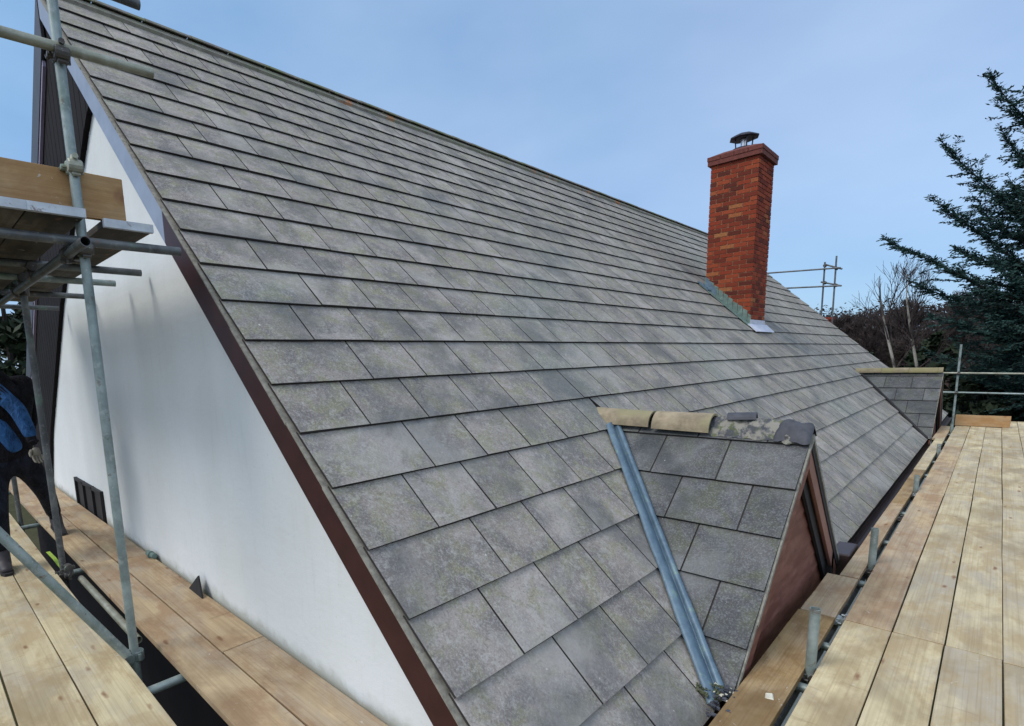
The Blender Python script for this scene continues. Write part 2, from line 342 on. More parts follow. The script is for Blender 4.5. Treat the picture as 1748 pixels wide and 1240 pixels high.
# ------------------------------------------------------------------ ground and far hill
GZ = -7.7
mb = MB(); N = 60
ext = 900
for i in range(N):
    for j in range(N): pass
def gh(x, y):
    h = GZ
    r = max(0, y-75 - .15*x)
    h += 9.5*(1-math.exp(-r/70)) + .6*math.sin(x*.03+y*.011)*min(1, r/40)
    return h
gx = [-ext + 2*ext*i/N for i in range(N+1)]
k = 0; vs = []; fs = []
for i in range(N+1):
    for j in range(N+1):
        x = gx[i]*abs(gx[i]/ext)**.5; y = gx[j]*abs(gx[j]/ext)**.5; vs.append((x, y, gh(x, y)))
for i in range(N):
    for j in range(N): q = i*(N+1)+j; fs.append((q, q+N+1, q+N+2, q+1))
mb.add(vs, fs, .5); g = mb.build('ground', M['ground'], smooth=True); tag(g, 'rough grass ground far below the scaffold', kind='structure')

# ------------------------------------------------------------------ house
house = empty('house', (0, 9, GZ), 'large house with steep grey tiled roof, white gable wall and red brick chimney', 'house')
L = 18.19; HW = 5.45
# walls
def gable_poly(y, hw, top, bot):
    return [(-hw, y, bot), (hw, y, bot), (hw, y, -T*hw-top), (0, y, -top), (-hw, y, -T*hw-top)]
mb = MB(); mb.prism(gable_poly(.07, 5.36, .14, -5.40), (0, .25, 0)); mb.build('gable_wall', M['render'], house)
mb = MB(); mb.prism(gable_poly(L-.4, 5.36, .14, GZ-.1), (0, .25, 0)); mb.box((5.11, .325, GZ-.1), (5.36, L-.42, -5.3)); mb.box((-5.36, .325, GZ-.1), (-5.11, L-.42, -5.3))
mb.build('wall', M['render'], house)
mb = MB(); mb.box((-5.36, .09, GZ-.1), (5.36, .30, -5.402)); mb.build('lower_wall', M['dark'], house)
# dark timber cladding on the left of the gable (vertical boards)
mb = MB()
line = [(1.22, -1.30), (.93, -1.43), (-.97, -2.74), (-2.70, -4.32), (-3.25, -5.10), (-3.5, -7.7)]
def zline(x):
    pts = sorted(line)
    for (xa, za), (xb, zb) in zip(pts, pts[1:]):
        if xa <= x <= xb: return za+(zb-za)*(x-xa)/(xb-xa)
    return pts[0][1] if x < pts[0][0] else pts[-1][1]
x = -5.3
while x < 1.2:
    x2 = min(x+.145, 1.2); za, zb = -T*abs(x)-.15, -T*abs(x2)-.15; la, lb = max(GZ, zline(x)) if x > -3.5 else GZ, max(GZ, zline(x2)) if x2 > -3.5 else GZ
    if x > 0 and la > za-.02: break
    yy = .028
    mb.prism([(x, yy, la), (x2-.006, yy, lb), (x2-.006, yy, min(zb, 0)), (x, yy, za)], (0, .045, 0)); x += .15
mb.build('timber_cladding', M['dark'], house)['label'] = 'near black timber boarding on the left half of the gable'
# barge boards
def barge(sgn, xa, xb, top, h, y0, th, mat, label=None, name='bargeboard', par=house):
    mb = MB(); n = max(1, int((xb-xa)/.6))
    mb.prism([(sgn*xa, y0, -T*xa-top), (sgn*xb, y0, -T*xb-top), (sgn*xb, y0, -T*xb-top-h), (sgn*xa, y0, -T*xa-top-h)], (0, th, 0))
    o = mb.build(name, mat, par, bevel=.003)
    if label: o['label'] = label
    return o
barge(1, 2.60, 5.66, .062, .215, -.012, .03, M['brown'], 'dark brown lower length of the bargeboard')
barge(1, .02, 2.595, .062, .215, -.012, .03, M['pale_barge'], 'pale blue upper length of the bargeboard')
barge(-1, .02, 5.66, .03, .40, -.012, .03, M['dark_edge'], 'dark board on the far slope of the gable')
barge(-1, .15, 5.60, .435, .05, -.004, .03, M['lilac'], 'thin lilac grey strip under the dark board', 'trim_strip')
# soffit behind barge
mb = MB()
for sg in (1, -1):
    top = .30 if sg > 0 else .2
    mb.prism([(sg*.05, .02, -T*.05-top+.04), (sg*5.6, .02, -T*5.6-top+.04), (sg*5.6, .02, -T*5.6-top+.02), (sg*.05, .02, -T*.05-top+.02)], (0, .048, 0))
mb.build('soffit', M['brown'], house)
# verge undercloak + mortar
mb = MB(); x = .05
while x < 5.6:
    x2 = min(5.6, x+random.uniform(.25, .6)); h = random.uniform(.006, .012); y0 = -.018+random.uniform(-.003, .003)
    mb.hexa([(x, y0, -T*x-.052-h), (x, .06, -T*x-.052-h), (x2, .06, -T*x2-.052-h), (x2, y0, -T*x2-.052-h), (x, y0, -T*x-.046), (x, .06, -T*x-.046), (x2, .06, -T*x2-.046), (x2, y0, -T*x2-.046)]); x = x2+.001
mb.build('verge_mortar', M['mortar_w'], house)

# roof tiles ---------------------------------------------------------------
GA = .345; S0 = .424; NC = 22; TW = .4345
DR = [dict(yr=2.70, zr=-3.98, xf=5.66), dict(yr=13.75, zr=-3.98, xf=5.66)]
def slope_tile(mb, F, s0, s1, a0, b0, a1, b1, rnd=None, joint_dk=None):
    """F(s,t,off); top edge a0..b0 at s0, nose a1..b1 at s1"""
    j = lambda m=.0018: random.uniform(-m, m)
    g = .0050
    e0, e1 = -.020, 0.0; j1, j2 = j(), j()
    v = [F(s0, a0+g, e0-.013), F(s0, b0-g, e0-.013), F(s1+j(), b1-g, e1-.014+j2), F(s1+j(), a1+g, e1-.014+j1)]
    w = [F(s0, a0+g, e0), F(s0, b0-g, e0), F(s1+j(.002), b1-g, e1+j2), F(s1+j(.002), a1+g, e1+j1)]
    k0 = len(mb.mi); mb.hexa([v[0], v[1], v[2], v[3], w[0], w[1], w[2], w[3]], rnd)
    for i in (2, 3, 4, 5): mb.mi[k0+i] = 1
    if joint_dk is not None:
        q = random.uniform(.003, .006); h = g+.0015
        joint_dk.hexa([F(s0, b0-h, e0-.012), F(s0, b0+h, e0-.012), F(s1-.002, b1+h, -.0135), F(s1-.002, b1-h, -.0135), F(s0, b0-h, e0-q), F(s0, b0+h, e0-q), F(s1-.002, b1+h, e1-q), F(s1-.002, b1-h, e1-q)], rnd, 1)
def mainF(s, t, off): return (s*CS+off*SN, t, -s*SN+off*CS)
def backF(s, t, off): return (-s*CS-off*SN, t, -s*SN+off*CS)
mb = MB(); jd = MB()
for kk in range(NC):
    s1 = S0+GA*kk; s0 = s1-GA-.03 if kk else .02
    first = .43 if kk % 2 == 1 else .66
    edges = [0.0]; y = first
    while y < L-.12: edges.append(y+random.uniform(-.003, .003)); y += TW
    edges.append(L)
    for ya, yb in zip(edges, edges[1:]):
        pcs = [(ya, yb, ya, yb)]
        for D in DR:
            w0 = (D['zr']+s0*SN)/T; w1 = (D['zr']+s1*SN)/T
            if w1 <= 0: continue
            new = []
            for (a0, b0, a1, b1) in pcs:
                yr = D['yr']; h0 = max(0, w0)-.0; h1 = w1
                l = (a0, min(b0, yr-h0), a1, min(b1, yr-h1))
                r = (max(a0, yr+h0), b0, max(a1, yr+h1), b1)
                for q in (l, r):
                    if (q[1]-q[0] > .02) or (q[3]-q[2] > .02):
                        new.append((q[0], max(q[1], q[0]+.007), q[2], max(q[3], q[2]+.007)) if q is l else (min(q[0], q[1]-.007), q[1], min(q[2], q[3]-.007), q[3]))
            pcs = new
        rr = random.random()
        for q in pcs:
            # tiles under the chimney stack are left out
            xm = (s0+s1)/2*CS
            if 2.55 < xm < 3.15 and q[0] > 9.7 and q[1] < 10.4: continue
            slope_tile(mb, mainF, s0, s1, *q, rnd=rr, joint_dk=mb if (yb < L-.1 and q[1] == yb and q[3] == yb) else None)
roof = mb.build('roof', [M['tile'], M['joint_dk']], house)
# sarking sheet below the tiles on both slopes, back slope tiles
mb = MB(); mb.prism([mainF(.02, .03, -.036), mainF(7.6, .03, -.036), mainF(7.6, .03, -.075), mainF(.1, .03, -.075)], (0, L-.06, 0))
mb.prism([backF(.02, .03, -.036), backF(7.6, .03, -.036), backF(7.6, .03, -.075), backF(.1, .03, -.075)], (0, L-.06, 0))
mb.build('underlay', M['under'], roof)
mb = MB()
for kk in range(NC):
    s1 = S0+GA*kk; s0 = s1-GA-.03 if kk else .02; y = 0; 
    while y < L-.01:
        y2 = min(L, y+(TW if (y or kk % 2) else TW*1.5)); slope_tile(mb, backF, s0, s1, y, y2, y, y2); y = y2
mb.build('rear_slope_tiles', [M['tile'], M['joint_dk']], roof)
# main ridge: half-round tiles on a mortar bed
def ridge_piece(mb, a, b, rad, th=.012, drop=.0, seg=9, jit=.003, span=100, rnd=None, tap=0.0):
    a = Vector(a); b = Vector(b); t = (b-a).normalized(); side = t.cross(Vector((0,0,1))).normalized(); upv = side.cross(t)
    j = lambda: random.uniform(-jit, jit); a += side*j()+upv*j(); b += side*j()+upv*j()
    vs = []
    for P, rr in ((a, rad), (b, rad*(1-tap))):
        for r2 in (rr, rr-th):
            for i in range(seg+1):
                an = R(90-span+2*span*i/seg); vs.append(P+side*math.cos(an)*r2+upv*(math.sin(an)*r2-drop))
    n = seg+1; fs = []
    for i in range(seg):
        fs += [(i, i+1, 2*n+i+1, 2*n+i), (n+i+1, n+i, 3*n+i, 3*n+i+1), (i+1, i, n+i, n+i+1), (2*n+i, 2*n+i+1, 3*n+i+1, 3*n+i)]
    fs += [(0, 2*n, 3*n, n), (seg, n+seg, 3*n+seg, 2*n+seg)]
    mb.add(vs, fs, rnd)
mb = MB(); y = -.01
while y < L:
    y2 = min(L, y+.45); ridge_piece(mb, (0, y+.004, -.062), (0, y2-.004, -.062), .105, span=62); y = y2
rg = mb.build('ridge', M['ridge'], roof, smooth=False); rg['label'] = 'half round ridge tiles along the roof top'
mb = MB()
for sg in (1, -1):
    y = 0
    while y < L:
        y2 = min(L, y+random.uniform(.15, .4)); o1 = random.uniform(.13, .155); 
        mb.hexa([(sg*.03, y, -.13), (sg*.03, y2, -.13), (sg*o1*CS, y2, -o1*SN-.02), (sg*o1*CS, y, -o1*SN-.02), (sg*.05, y, -.02), (sg*.05, y2, -.02), (sg*(o1*CS+.012), y2, -o1*SN+.012), (sg*(o1*CS+.012), y, -o1*SN+.012)]); y = y2
mb.build('ridge_bedding', M['bed'], roof)

# gutter along the eaves
def gutter(ya, yb):
    mb = MB(); seg = 8; vs = []
    for y in (ya, yb):
        for r2 in (.055, .05):
            for i in range(seg+1): an = math.pi+math.pi*i/seg; vs.append((5.665+math.cos(an)*r2, y, -5.285+math.sin(an)*r2))
    n = seg+1; fs = []
    for i in range(seg): fs += [(i, i+1, 2*n+i+1, 2*n+i), (n+i+1, n+i, 3*n+i, 3*n+i+1), (i, n+i, n+i+1, i+1), (2*n+i, 2*n+i+1, 3*n+i+1, 3*n+i)]
    fs += [(0, 2*n, 3*n, n), (seg, n+seg, 3*n+seg, 2*n+seg)]
    mb.add(vs, fs); mb.box((5.36, ya, -5.40), (5.60, yb, -5.375)); mb.box((5.58, ya, -5.37), (5.602, yb, -5.25))
    return mb.build('gutter', M['gutter'], house)
gutter(.02, 1.36); gutter(4.04, 12.42); gutter(15.08, L)

# dormers --------------------------------------------------------------------
def dormer(D, near):
    yr, zr, xf = D['yr'], D['zr'], D['xf']; hw = 1.33; zb = zr-T*hw
    xi = xf-.075                                  # cladding plane
    # cladding face: diagonal boards drawn as real laps
    mb = MB(); mb.prism([(xi-.03, yr-hw+.12, zb-.2), (xi-.03, yr+hw-.12, zb-.2), (xi-.03, yr+hw-.12, zb-.02), (xi-.03, yr, zr-.12), (xi-.03, yr-hw+.12, zb-.02)], (-.05, 0, 0), mi=0)
    z = zb-.2; bw = .14
    while z < zr-.16:
        za, zc = z, min(z+bw, zr-.15)
        ha = min(hw-.12, (zr-.13-za)/T); hc = min(hw-.12, max(.01, (zr-.13-zc)/T))
        mb.hexa([(xi-.04, yr-ha, za), (xi+.006, yr-ha, za), (xi+.006, yr+ha, za), (xi-.04, yr+ha, za), (xi-.04, yr-hc, zc), (xi-.003, yr-hc, zc), (xi-.003, yr+hc, zc), (xi-.04, yr+hc, zc)])
        z += bw
    face = mb.build('dormer', M['brown_clad'], house)
    face['label'] = 'small gabled dormer nearest the camera, ridge half stripped' if near else 'small gabled dormer at the far end of the roof'
    # tiled slopes
    for sg in (-1, 1):
        def F(s, t, off, sg=sg): return (t, yr+sg*(s*CS+off*SN), zr-s*SN+off*CS)
        def xv(s): return (-zr+s*SN)/T
        mb = MB(); jd = MB()
        SE = 1.80
        for kk in range(6):
            s1 = .125+GA*kk; s0 = max(.0, s1-GA-.03)
            if kk == 5: s1 = SE
            edges = []; x = 5.21 if kk % 2 else 5.43
            x -= TW*4
            edges = [e for e in [x+TW*i for i in range(9)] if e < xf-.12]+[xf]
            for xa, xb in zip(edges, edges[1:]):
                a0, a1 = max(xa, xv(s0)), max(xa, xv(s1))
                if xb-a0 < .03 and xb-a1 < .03: continue
                q = (min(a0, xb-.008), xb, min(a1, xb-.008), xb)
                slope_tile(mb, F, s0, s1, *q, joint_dk=mb if (xb < xf-.01 and a0 < xb and a1 < xb and sg < 0) else None)
        o = mb.build('dormer_roof', [M['tile_d'], M['joint_dk']], face)
        # underlay sheet
        mb = MB(); p = [F(.02, xv(.02), -.036), F(SE-.02, xv(SE-.02), -.036), F(SE-.02, xf-.02, -.036), F(.02, xf-.02, -.036)]
        q = [F(.02, xv(.02)+.02, -.06), F(SE-.02, xv(SE-.02)+.02, -.06), F(SE-.02, xf-.02, -.06), F(.02, xf-.02, -.06)]
        mb.hexa(p+q if sg < 0 else q+p); mb.build('underlay', M['under'], face)
        # bargeboard
        mb = MB(); top = .05; h = .20
        mb.prism([(xf-.03, yr, zr-top), (xf-.03, yr+sg*hw*1.03, zr-T*hw*1.03-top), (xf-.03, yr+sg*hw*1.03, zr-T*hw*1.03-top-h), (xf-.03, yr, zr-top-h)], (.022, 0, 0))
        mb.build('bargeboard', M['soffit'] if sg > 0 else M['brown_clad'], face, bevel=.003)
        if sg > 0:
            mb = MB(); mb.prism([(xf-.007, yr, zr-top), (xf-.007, yr+sg*hw*1.03, zr-T*hw*1.03-top), (xf-.007, yr+sg*hw*1.03, zr-T*hw*1.03-top-.075), (xf-.007, yr, zr-top-.075)], (.006, 0, 0)); mb.build('verge_shade_strip', M['flat_black'], face)  # black strip paints the shaded verge and bargeboard edge
        mb = MB(); mb.prism([(xi+.012, yr+sg*.02, zr-.19), (xi+.012, yr+sg*hw, zr-T*hw-.17), (xi+.012, yr+sg*hw, zr-T*hw-.20), (xi+.012, yr+sg*.02, zr-.22)], (xf-.032-xi-.012, 0, 0))
        mb.build('soffit', M['soffit'], face)
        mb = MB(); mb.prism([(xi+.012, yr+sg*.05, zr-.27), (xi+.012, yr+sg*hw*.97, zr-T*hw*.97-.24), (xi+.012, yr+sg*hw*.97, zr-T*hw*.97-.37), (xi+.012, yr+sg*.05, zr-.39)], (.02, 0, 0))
        mb.build('barge_shadow', M['flat_black'], face)  # black strip standing in for the shadow line under the bargeboard
        mb = MB(); s = .02; 
        while s < SE:       # pale mossy verge edge along the front tile edge
            s2 = min(SE, s+random.uniform(.2, .5)); w = random.uniform(.003, .008)
            mb.hexa([F(s, xf-.02, -.05), F(s2, xf-.02, -.05), F(s2, xf+w, -.05), F(s, xf+w, -.05), F(s, xf-.02, -.022), F(s2, xf-.02, -.022), F(s2, xf+w, -.024), F(s, xf+w, -.024)] if sg > 0 else
                    [F(s, xf+w, -.05), F(s2, xf+w, -.05), F(s2, xf-.02, -.05), F(s, xf-.02, -.05), F(s, xf+w, -.024), F(s2, xf+w, -.024), F(s2, xf-.02, -.022), F(s, xf-.02, -.022)]); s = s2
        mb.build('verge_mortar', M['mortar_w'], face)
        # valley lead: a trough following the line where both slopes meet
        if near or sg > 0 or True:
            mb = MB(); n = 14; wm, wd = ((.115, .062) if near else (.05, .03)); vs = []; cs = 9
            for i in range(n+1):
                s = .06+(SE-.02-.06)*i/n; V = Vector(F(s, xv(s), 0)); dirx = Vector((SN, 0, CS)) ; 
                mdir = Vector((0, -sg*-1.0, 0))            # across main roof, away from dormer
                mdir = Vector((0, sg, 0)); ddir = Vector((1, 0, 0))
                nm = Vector((SN, 0, CS)); nd = Vector((0, sg*SN, CS))
                wob = 1+.03*math.sin(i*1.9)+random.uniform(-.035, .035)
                prof = [V+mdir*wm*wob+nm*.002, V+mdir*wm*wob+nm*.016, V+mdir*wm*.75+nm*.030, V+mdir*wm*.5+nm*.030, V+mdir*wm*.22+nm*.018, V+(nm+nd)*.008, V+ddir*wd*.3+nd*.022, V+ddir*wd*.6+nd*.036, V+ddir*wd*wob+nd*.026, V+ddir*wd*wob+nd*.002]
                cs = len(prof); vs += prof
            fs = []
            for i in range(n):
                for j in range(cs-1):
                    q = (i*cs+j, i*cs+j+1, (i+1)*cs+j+1, (i+1)*cs+j); fs.append(q if sg > 0 else q[::-1])
            mb.add(vs, fs); mb.build('valley_lead', M['lead'] if near else M['flat_black'], face, smooth=True)
    # ridge
    mb = MB(); mb2 = MB()
    xr = -zr/T
    if near:
        ridge_piece(mb, (xr-.12, yr, zr-.025), (xr+.355, yr, zr-.032), .108, th=.014, span=96, jit=.002, tap=.06, seg=14)
        ridge_piece(mb, (xr+.385, yr, zr-.036), (xr+.79, yr, zr-.04), .110, th=.014, span=96, jit=.002, tap=-.03, seg=14)
        o = mb.build('ridge', M['buff'], face, smooth=True); o['label'] = 'two buff half round ridge tiles left on the dormer'
        o.modifiers.new('es', 'EDGE_SPLIT').split_angle = R(50)
        # stripped length: lumpy old bedding with pale lime and moss along its lower edge
        def strip(x0, x1, ya, yb, amp, base, seed, nx=90, ny=12):
            from mathutils import noise
            m_ = MB(); vs = []; fs = []
            for i in range(nx+1):
                for j in range(ny+1):
                    x = x0+(x1-x0)*i/nx; f_ = j/ny; n1 = noise.noise(Vector((x*9+seed, f_*2, seed))); n2 = noise.noise(Vector((x*31, f_*7, seed+4)))
                    wv = 1+.35*noise.noise(Vector((x*12, seed, 2.))); y = yr+(ya+(yb-ya)*f_)*wv
                    edge = min(1, 4*f_, 4*(1-f_), 6*i/nx+.0, 6*(1-i/nx)); z = zr-abs(y-yr)*T*.97+base-.015+(.03+amp*(.5+n1+.5*n2))*max(0, edge)**.6
                    vs.append((x, y, z))
            for i in range(nx):
                for j in range(ny): q = i*(ny+1)+j; fs.append((q, q+ny+1, q+ny+2, q+1))
            m_.add(vs, fs, .5); return m_
        strip(xr+.72, xf-.005, -.085, .085, .035, .016, 3.).build('ridge_bedding', M['bedding'], face, smooth=True)['label'] = 'lumpy exposed ridge bedding where tiles are stripped'
        strip(xf-.20, xf+.004, -.10, .07, .03, .030, 12., 24, 10).build('slate_end_cap', M['slate'], face, smooth=True)
    else:
        x = xr-.05
        while x < xf-.02:
            x2 = min(xf, x+.45); ridge_piece(mb, (x, yr, zr-.02), (x2-.004, yr, zr-.02), .10, span=90); x = x2
        mb.build('ridge', M['buff2'], face)['label'] = 'complete mossy ridge on the far dormer'
dormer(DR[0], True); dormer(DR[1], False)
mb = MB(); mb.box((5.60, 3.93, -5.36), (5.735, 4.30, -5.13)); mb.box((5.62, 4.301, -5.34), (5.72, 4.42, -5.20)); mb.build('gutter_end', M['gutter'], house, bevel=.012)
mb = MB(); mb.box((5.60, 3.72, -5.30), (5.652, 3.80, -4.98)); mb.build('box_end_shadow', M['flat_black'], house)  # black upright painting the shadow line at the boxed bargeboard end

# chimney --------------------------------------------------------------------
cx0, cx1, cy0, cy1 = 2.44, 3.235, 9.66, 10.50; cb, ct = -3.35, -.14
mb = MB(); mb.box((cx0+.012, cy0+.012, cb), (cx1-.012, cy1-.012, ct-.002)); stack = mb.build('chimney', M['mortar'], house); stack['label'] = 'tall red brick chimney stack standing on the tiled slope'
mb = MB(); ch = .075; z = cb; row = 0
def brick_row(mb, z0, z1, x0, x1, y0, y1, row):
    def run(a0, a1, off):
        e = [a0]; t = a0+(.225 if off else .1125)
        while t < a1-.05: e.append(t); t += .225
        e.append(a1); return list(zip(e, e[1:]))
    j = lambda: random.uniform(-.0025, .0025)
    for (p, q) in run(x0, x1, row % 2):
        for yy, dy in ((y0, 1), (y1, -1)):
            o = j(); ya, yb = (yy+o, yy+.06) if dy > 0 else (yy-.06, yy+o)
            mb.box((p+.0065, ya, z0+.0065), (q-.0065, yb, z1-.0065))
    for (p, q) in run(y0, y1, (row+1) % 2):
        for xx, dx in ((x0, 1), (x1, -1)):
            o = j(); xa, xb = (xx+o, xx+.06) if dx > 0 else (xx-.06, xx+o)
            mb.box((xa, max(p+.0065, y0+.0045), z0+.0065), (xb, min(q-.0065, y1-.0045), z1-.0065))
while z < ct-.01:
    brick_row(mb, z, min(z+ch, ct), cx0, cx1, cy0, cy1, row); z += ch; row += 1
mb.build('brickwork', M['brick'], stack)
mb = MB(); o_ = .055
brick_row(mb, ct, ct+.075, cx0-.03, cx1+.03, cy0-.03, cy1+.03, 0); brick_row(mb, ct+.075, ct+.155, cx0-o_, cx1+o_, cy0-o_, cy1+o_, 1)
mb.box((cx0-o_+.01, cy0-o_+.01, ct+.002), (cx1+o_-.01, cy1+o_-.01, ct+.150))
zt = ct+.151
mb.hexa([(cx0-.04, cy0-.04, zt), (cx1+.04, cy0-.04, zt), (cx1+.04, cy1+.04, zt), (cx0-.04, cy1+.04, zt), (cx0+.16, cy0+.16, zt+.09), (cx1-.16, cy0+.16, zt+.09), (cx1-.16, cy1-.16, zt+.09), (cx0+.16, cy1-.16, zt+.09)])
mb.build('chimney_cap', M['brickcap'], stack)
mx, my = (cx0+cx1)/2, (cy0+cy1)/2; zt += .075
mb = MB()
mb.tube([(mx, my, zt), (mx, my, zt+.06), (mx, my, zt+.075)], [.19, .19, .13], 16)
for i in range(4):
    an = R(35+90*i); mb.tube([(mx+.13*math.cos(an), my+.13*math.sin(an), zt+.05), (mx+.15*math.cos(an), my+.15*math.sin(an), zt+.24)], .012, 6)
q = [(mx+.24*math.cos(R(45+60*i)), my+.24*math.sin(R(45+60*i))) for i in range(6)]
mb.tube([(mx, my, zt+.225), (mx, my, zt+.235), (mx, my, zt+.255), (mx, my, zt+.30)], [.20, .245, .24, .15], 8)
mb.build('chimney_cowl', M['cowl'], stack)
mb = MB(); mb.tube([(mx, my, zt+.06), (mx, my, zt+.22)], .055, 12); mb.build('flue_liner', M['steel'], stack)
# lead: stepped flashing, soakers and front apron
mb = MB(); x = cx0-.02; st = .085
while x < cx1:
    x2 = min(cx1+.012, x+st); zz = -T*x+.17+random.uniform(-.01, .01)
    mb.prism([(x, cy0-.006, -T*x-.03), (x2, cy0-.006, -T*x2-.03), (x2, cy0-.006, zz-T*st*.55), (x+.01, cy0-.006, zz)], (0, .004, 0)); x = x2
mb.prism([mainF(cx0/CS-.08, cy0-.16, .004), mainF(cx1/CS+.05, cy0-.16, .004), mainF(cx1/CS+.05, cy0-.16, .016), mainF(cx0/CS-.08, cy0-.16, .016)], (0, .155, 0))
mb.build('step_flashing', M['lead_g'], stack)
mb = MB(); 
mb.prism([(cx0-.02, cy0-.011, -T*cx0-.02), (cx0+.20, cy0-.011, -T*(cx0+.20)-.02), (cx0+.20, cy0-.011, -T*(cx0+.2)+.12), (cx0+.02, cy0-.011, -T*cx0+.19)], (0, .004, 0))
mb.prism([mainF(cx0/CS-.14, cy0-.17, .018), mainF(cx0/CS+.12, cy0-.17, .018), mainF(cx0/CS+.12, cy0-.17, .03), mainF(cx0/CS-.14, cy0-.17, .03)], (0, .16, 0))
mb.build('back_gutter_lead', M['lead'], stack)
mb = MB(); s_ = cx1/CS
mb.prism([mainF(s_+.00, cy0-.16, .018), mainF(s_+.20, cy0-.16, .012), mainF(s_+.20, cy0-.16, .022), mainF(s_+.0, cy0-.16, .03)], (0, cy1-cy0+.26, 0))
mb.prism([(cx1+.004, cy0-.01, -T*cx1+.10), (cx1+.004, cy0-.01, -T*cx1-.03), (cx1+.010, cy0-.01, -T*cx1-.03), (cx1+.010, cy0-.01, -T*cx1+.10)], (0, cy1-cy0+.02, 0))
mb.build('front_apron', M['lead_p'], stack)['label'] = 'bright lead apron at the foot of the chimney'

# louvred vent low in the gable
mb = MB(); vx0, vx1, vz0, vz1 = -1.58, -.30, -5.30, -4.79; yv = .066
mb.box((vx0+.02, yv-.003, vz0), (vx1-.02, yv+.01, vz1-.02)); vent = mb.build('window', M['flat_black'], house); vent['label'] = 'low dark window with brown bars, half hidden by the deck'
mb = MB()
for x in (vx0, vx0+.40, vx0+.84, vx1-.04): mb.box((x, yv-.03, vz0), (x+.04, yv+.004, vz1))
mb.box((vx0+.041, yv-.03, vz1-.035), (vx1-.041, yv+.002, vz1-.002)); mb.build('window_frame', M['flat_black'], vent)

# ------------------------------------------------------------------ scaffold boards
DZ = -5.12; BT = .038
def board(p0, ln, w, ax_, z=DZ, mat='wood', label='', group=None, name='scaffold_board', bands=(1, 1), tilt=0, onedge=False, cat='scaffold board'):
    """p0: (x,y) of low corner; ax_ 'x' or 'y' is the long direction"""
    mb = MB(); hw_ = w/2; n = 6
    hh = BT
    vs = []; 
    for i in range(n+1):
        x = ln*i/n; o = 0.0015*math.sin(i*1.3+ln)+random.uniform(-.0012, .0012)
        if onedge: vs += [(x, -hh/2, 0), (x, hh/2, 0), (x, hh/2, w+o), (x, -hh/2, w+o)]
        else: vs += [(x, -hw_+o, -hh), (x, hw_+o, -hh), (x, hw_+o, 0), (x, -hw_+o, 0)]
    fs = [(3, 2, 1, 0), tuple(4*n+i for i in range(4))]
    for i in range(n):
        for j in range(4): fs.append((4*i+j, 4*i+(j+1) % 4, 4*i+4+(j+1) % 4, 4*i+4+j))
    mb.add(vs, fs)
    o = mb.build(name, M[mat] if isinstance(mat, str) else mat, bevel=.003)
    if ax_ == 'x': o.location = (p0[0], p0[1]+(0 if onedge else hw_), z)
    else: o.location = (p0[0]+(0 if onedge else hw_), p0[1], z); o.rotation_euler = (0, 0, R(90))
    if tilt: o.rotation_euler[1] = tilt
    for k_, on in enumerate(bands):
        if not on: continue
        bb = MB(); xa = -.0015 if k_ == 0 else ln-.030; xb = .030 if k_ == 0 else ln+.0015; e = .0022
        if onedge: bb.box((xa, -hh/2-e, -e), (xb, hh/2+e, w+e*1.5))
        else: bb.box((xa, -hw_-e, -hh-e), (xb, hw_+e, e))
        q = bb.build('end_band', M['band']); q.parent = o
    return tag(o, label, cat, group)
DW = 'boards of the eaves walkway on the right'
# right-hand (eaves) deck, boards run along y
cols = [5.915, 6.140, 6.365, 6.590, 6.815, 7.040]
cname = ['first column from the gap', 'second column from the gap', 'third column from the gap', 'fourth column from the gap', 'fifth column from the gap', 'sixth column from the gap']
breaks = [[-2.2, 2.585, 6.74, 11.0, 14.2], [-2.2, 2.595, 6.88, 10.75, 14.2], [-2.2, 2.590, 6.89, 10.9, 14.2], [-2.2, 2.565, 6.70, 11.2, 15.6], [-2.2, 2.4, 6.6, 11.3, 15.6], [-2.2, 2.4, 6.6, 11.3, 15.6]]
seg_n = ['nearest the camera', 'beside the near dormer front', 'in the middle of the walkway', 'at the far end of the walkway']
for ci, (x0, br) in enumerate(zip(cols, breaks)):
    for si, (ya, yb) in enumerate(zip(br, br[1:])):
        if ci == 5 and si == 0: continue
        mt = 'wood' if not (ci == 0 and si in (1, 2)) else 'wood_l'
        board((x0+.003+random.uniform(-.002, .002), ya+.005), yb-ya-.010, .219, 'y', DZ+random.uniform(-.003, .003), mt, 'pale pine board %s, %s' % (seg_n[si], cname[ci]), DW, bands=(0, 0), tilt=0)
# strip against the roof edge
inner = [(-2.2, 2.60, 5.672, .195, 'wood_dk', 'brown board under the front of the near dormer'), (2.62, 3.42, 5.680, .185, 'wood_l', 'short inner board at the far foot of the near dormer'), (3.43, 6.1, 5.752, .112, 'wood_l', 'narrow tan inner board just past the near dormer'), (6.12, 8.4, 5.752, .115, 'wood_dk', 'brown inner board along the eaves past the near dormer'), (8.42, 12.0, 5.745, .125, 'wood', 'pale inner board along the eaves before the far dormer'), (12.02, 14.2, 5.70, .165, 'wood_l', 'inner board beside the far dormer front')]
for i, (ya, yb, xa, w_, mt, lb) in enumerate(inner):
    board((xa, ya), yb-ya, w_, 'y', DZ-.012-.004*(i % 2), mt, lb, 'inner boards along the eaves', bands=(0, 0))
board((5.90, 14.23), .80, .225, 'x', DZ+.004, 'wood_y', 'short orange brown board standing on edge across the walkway end', None, 'toe_board', (0, 0), onedge=True, cat='toe board')
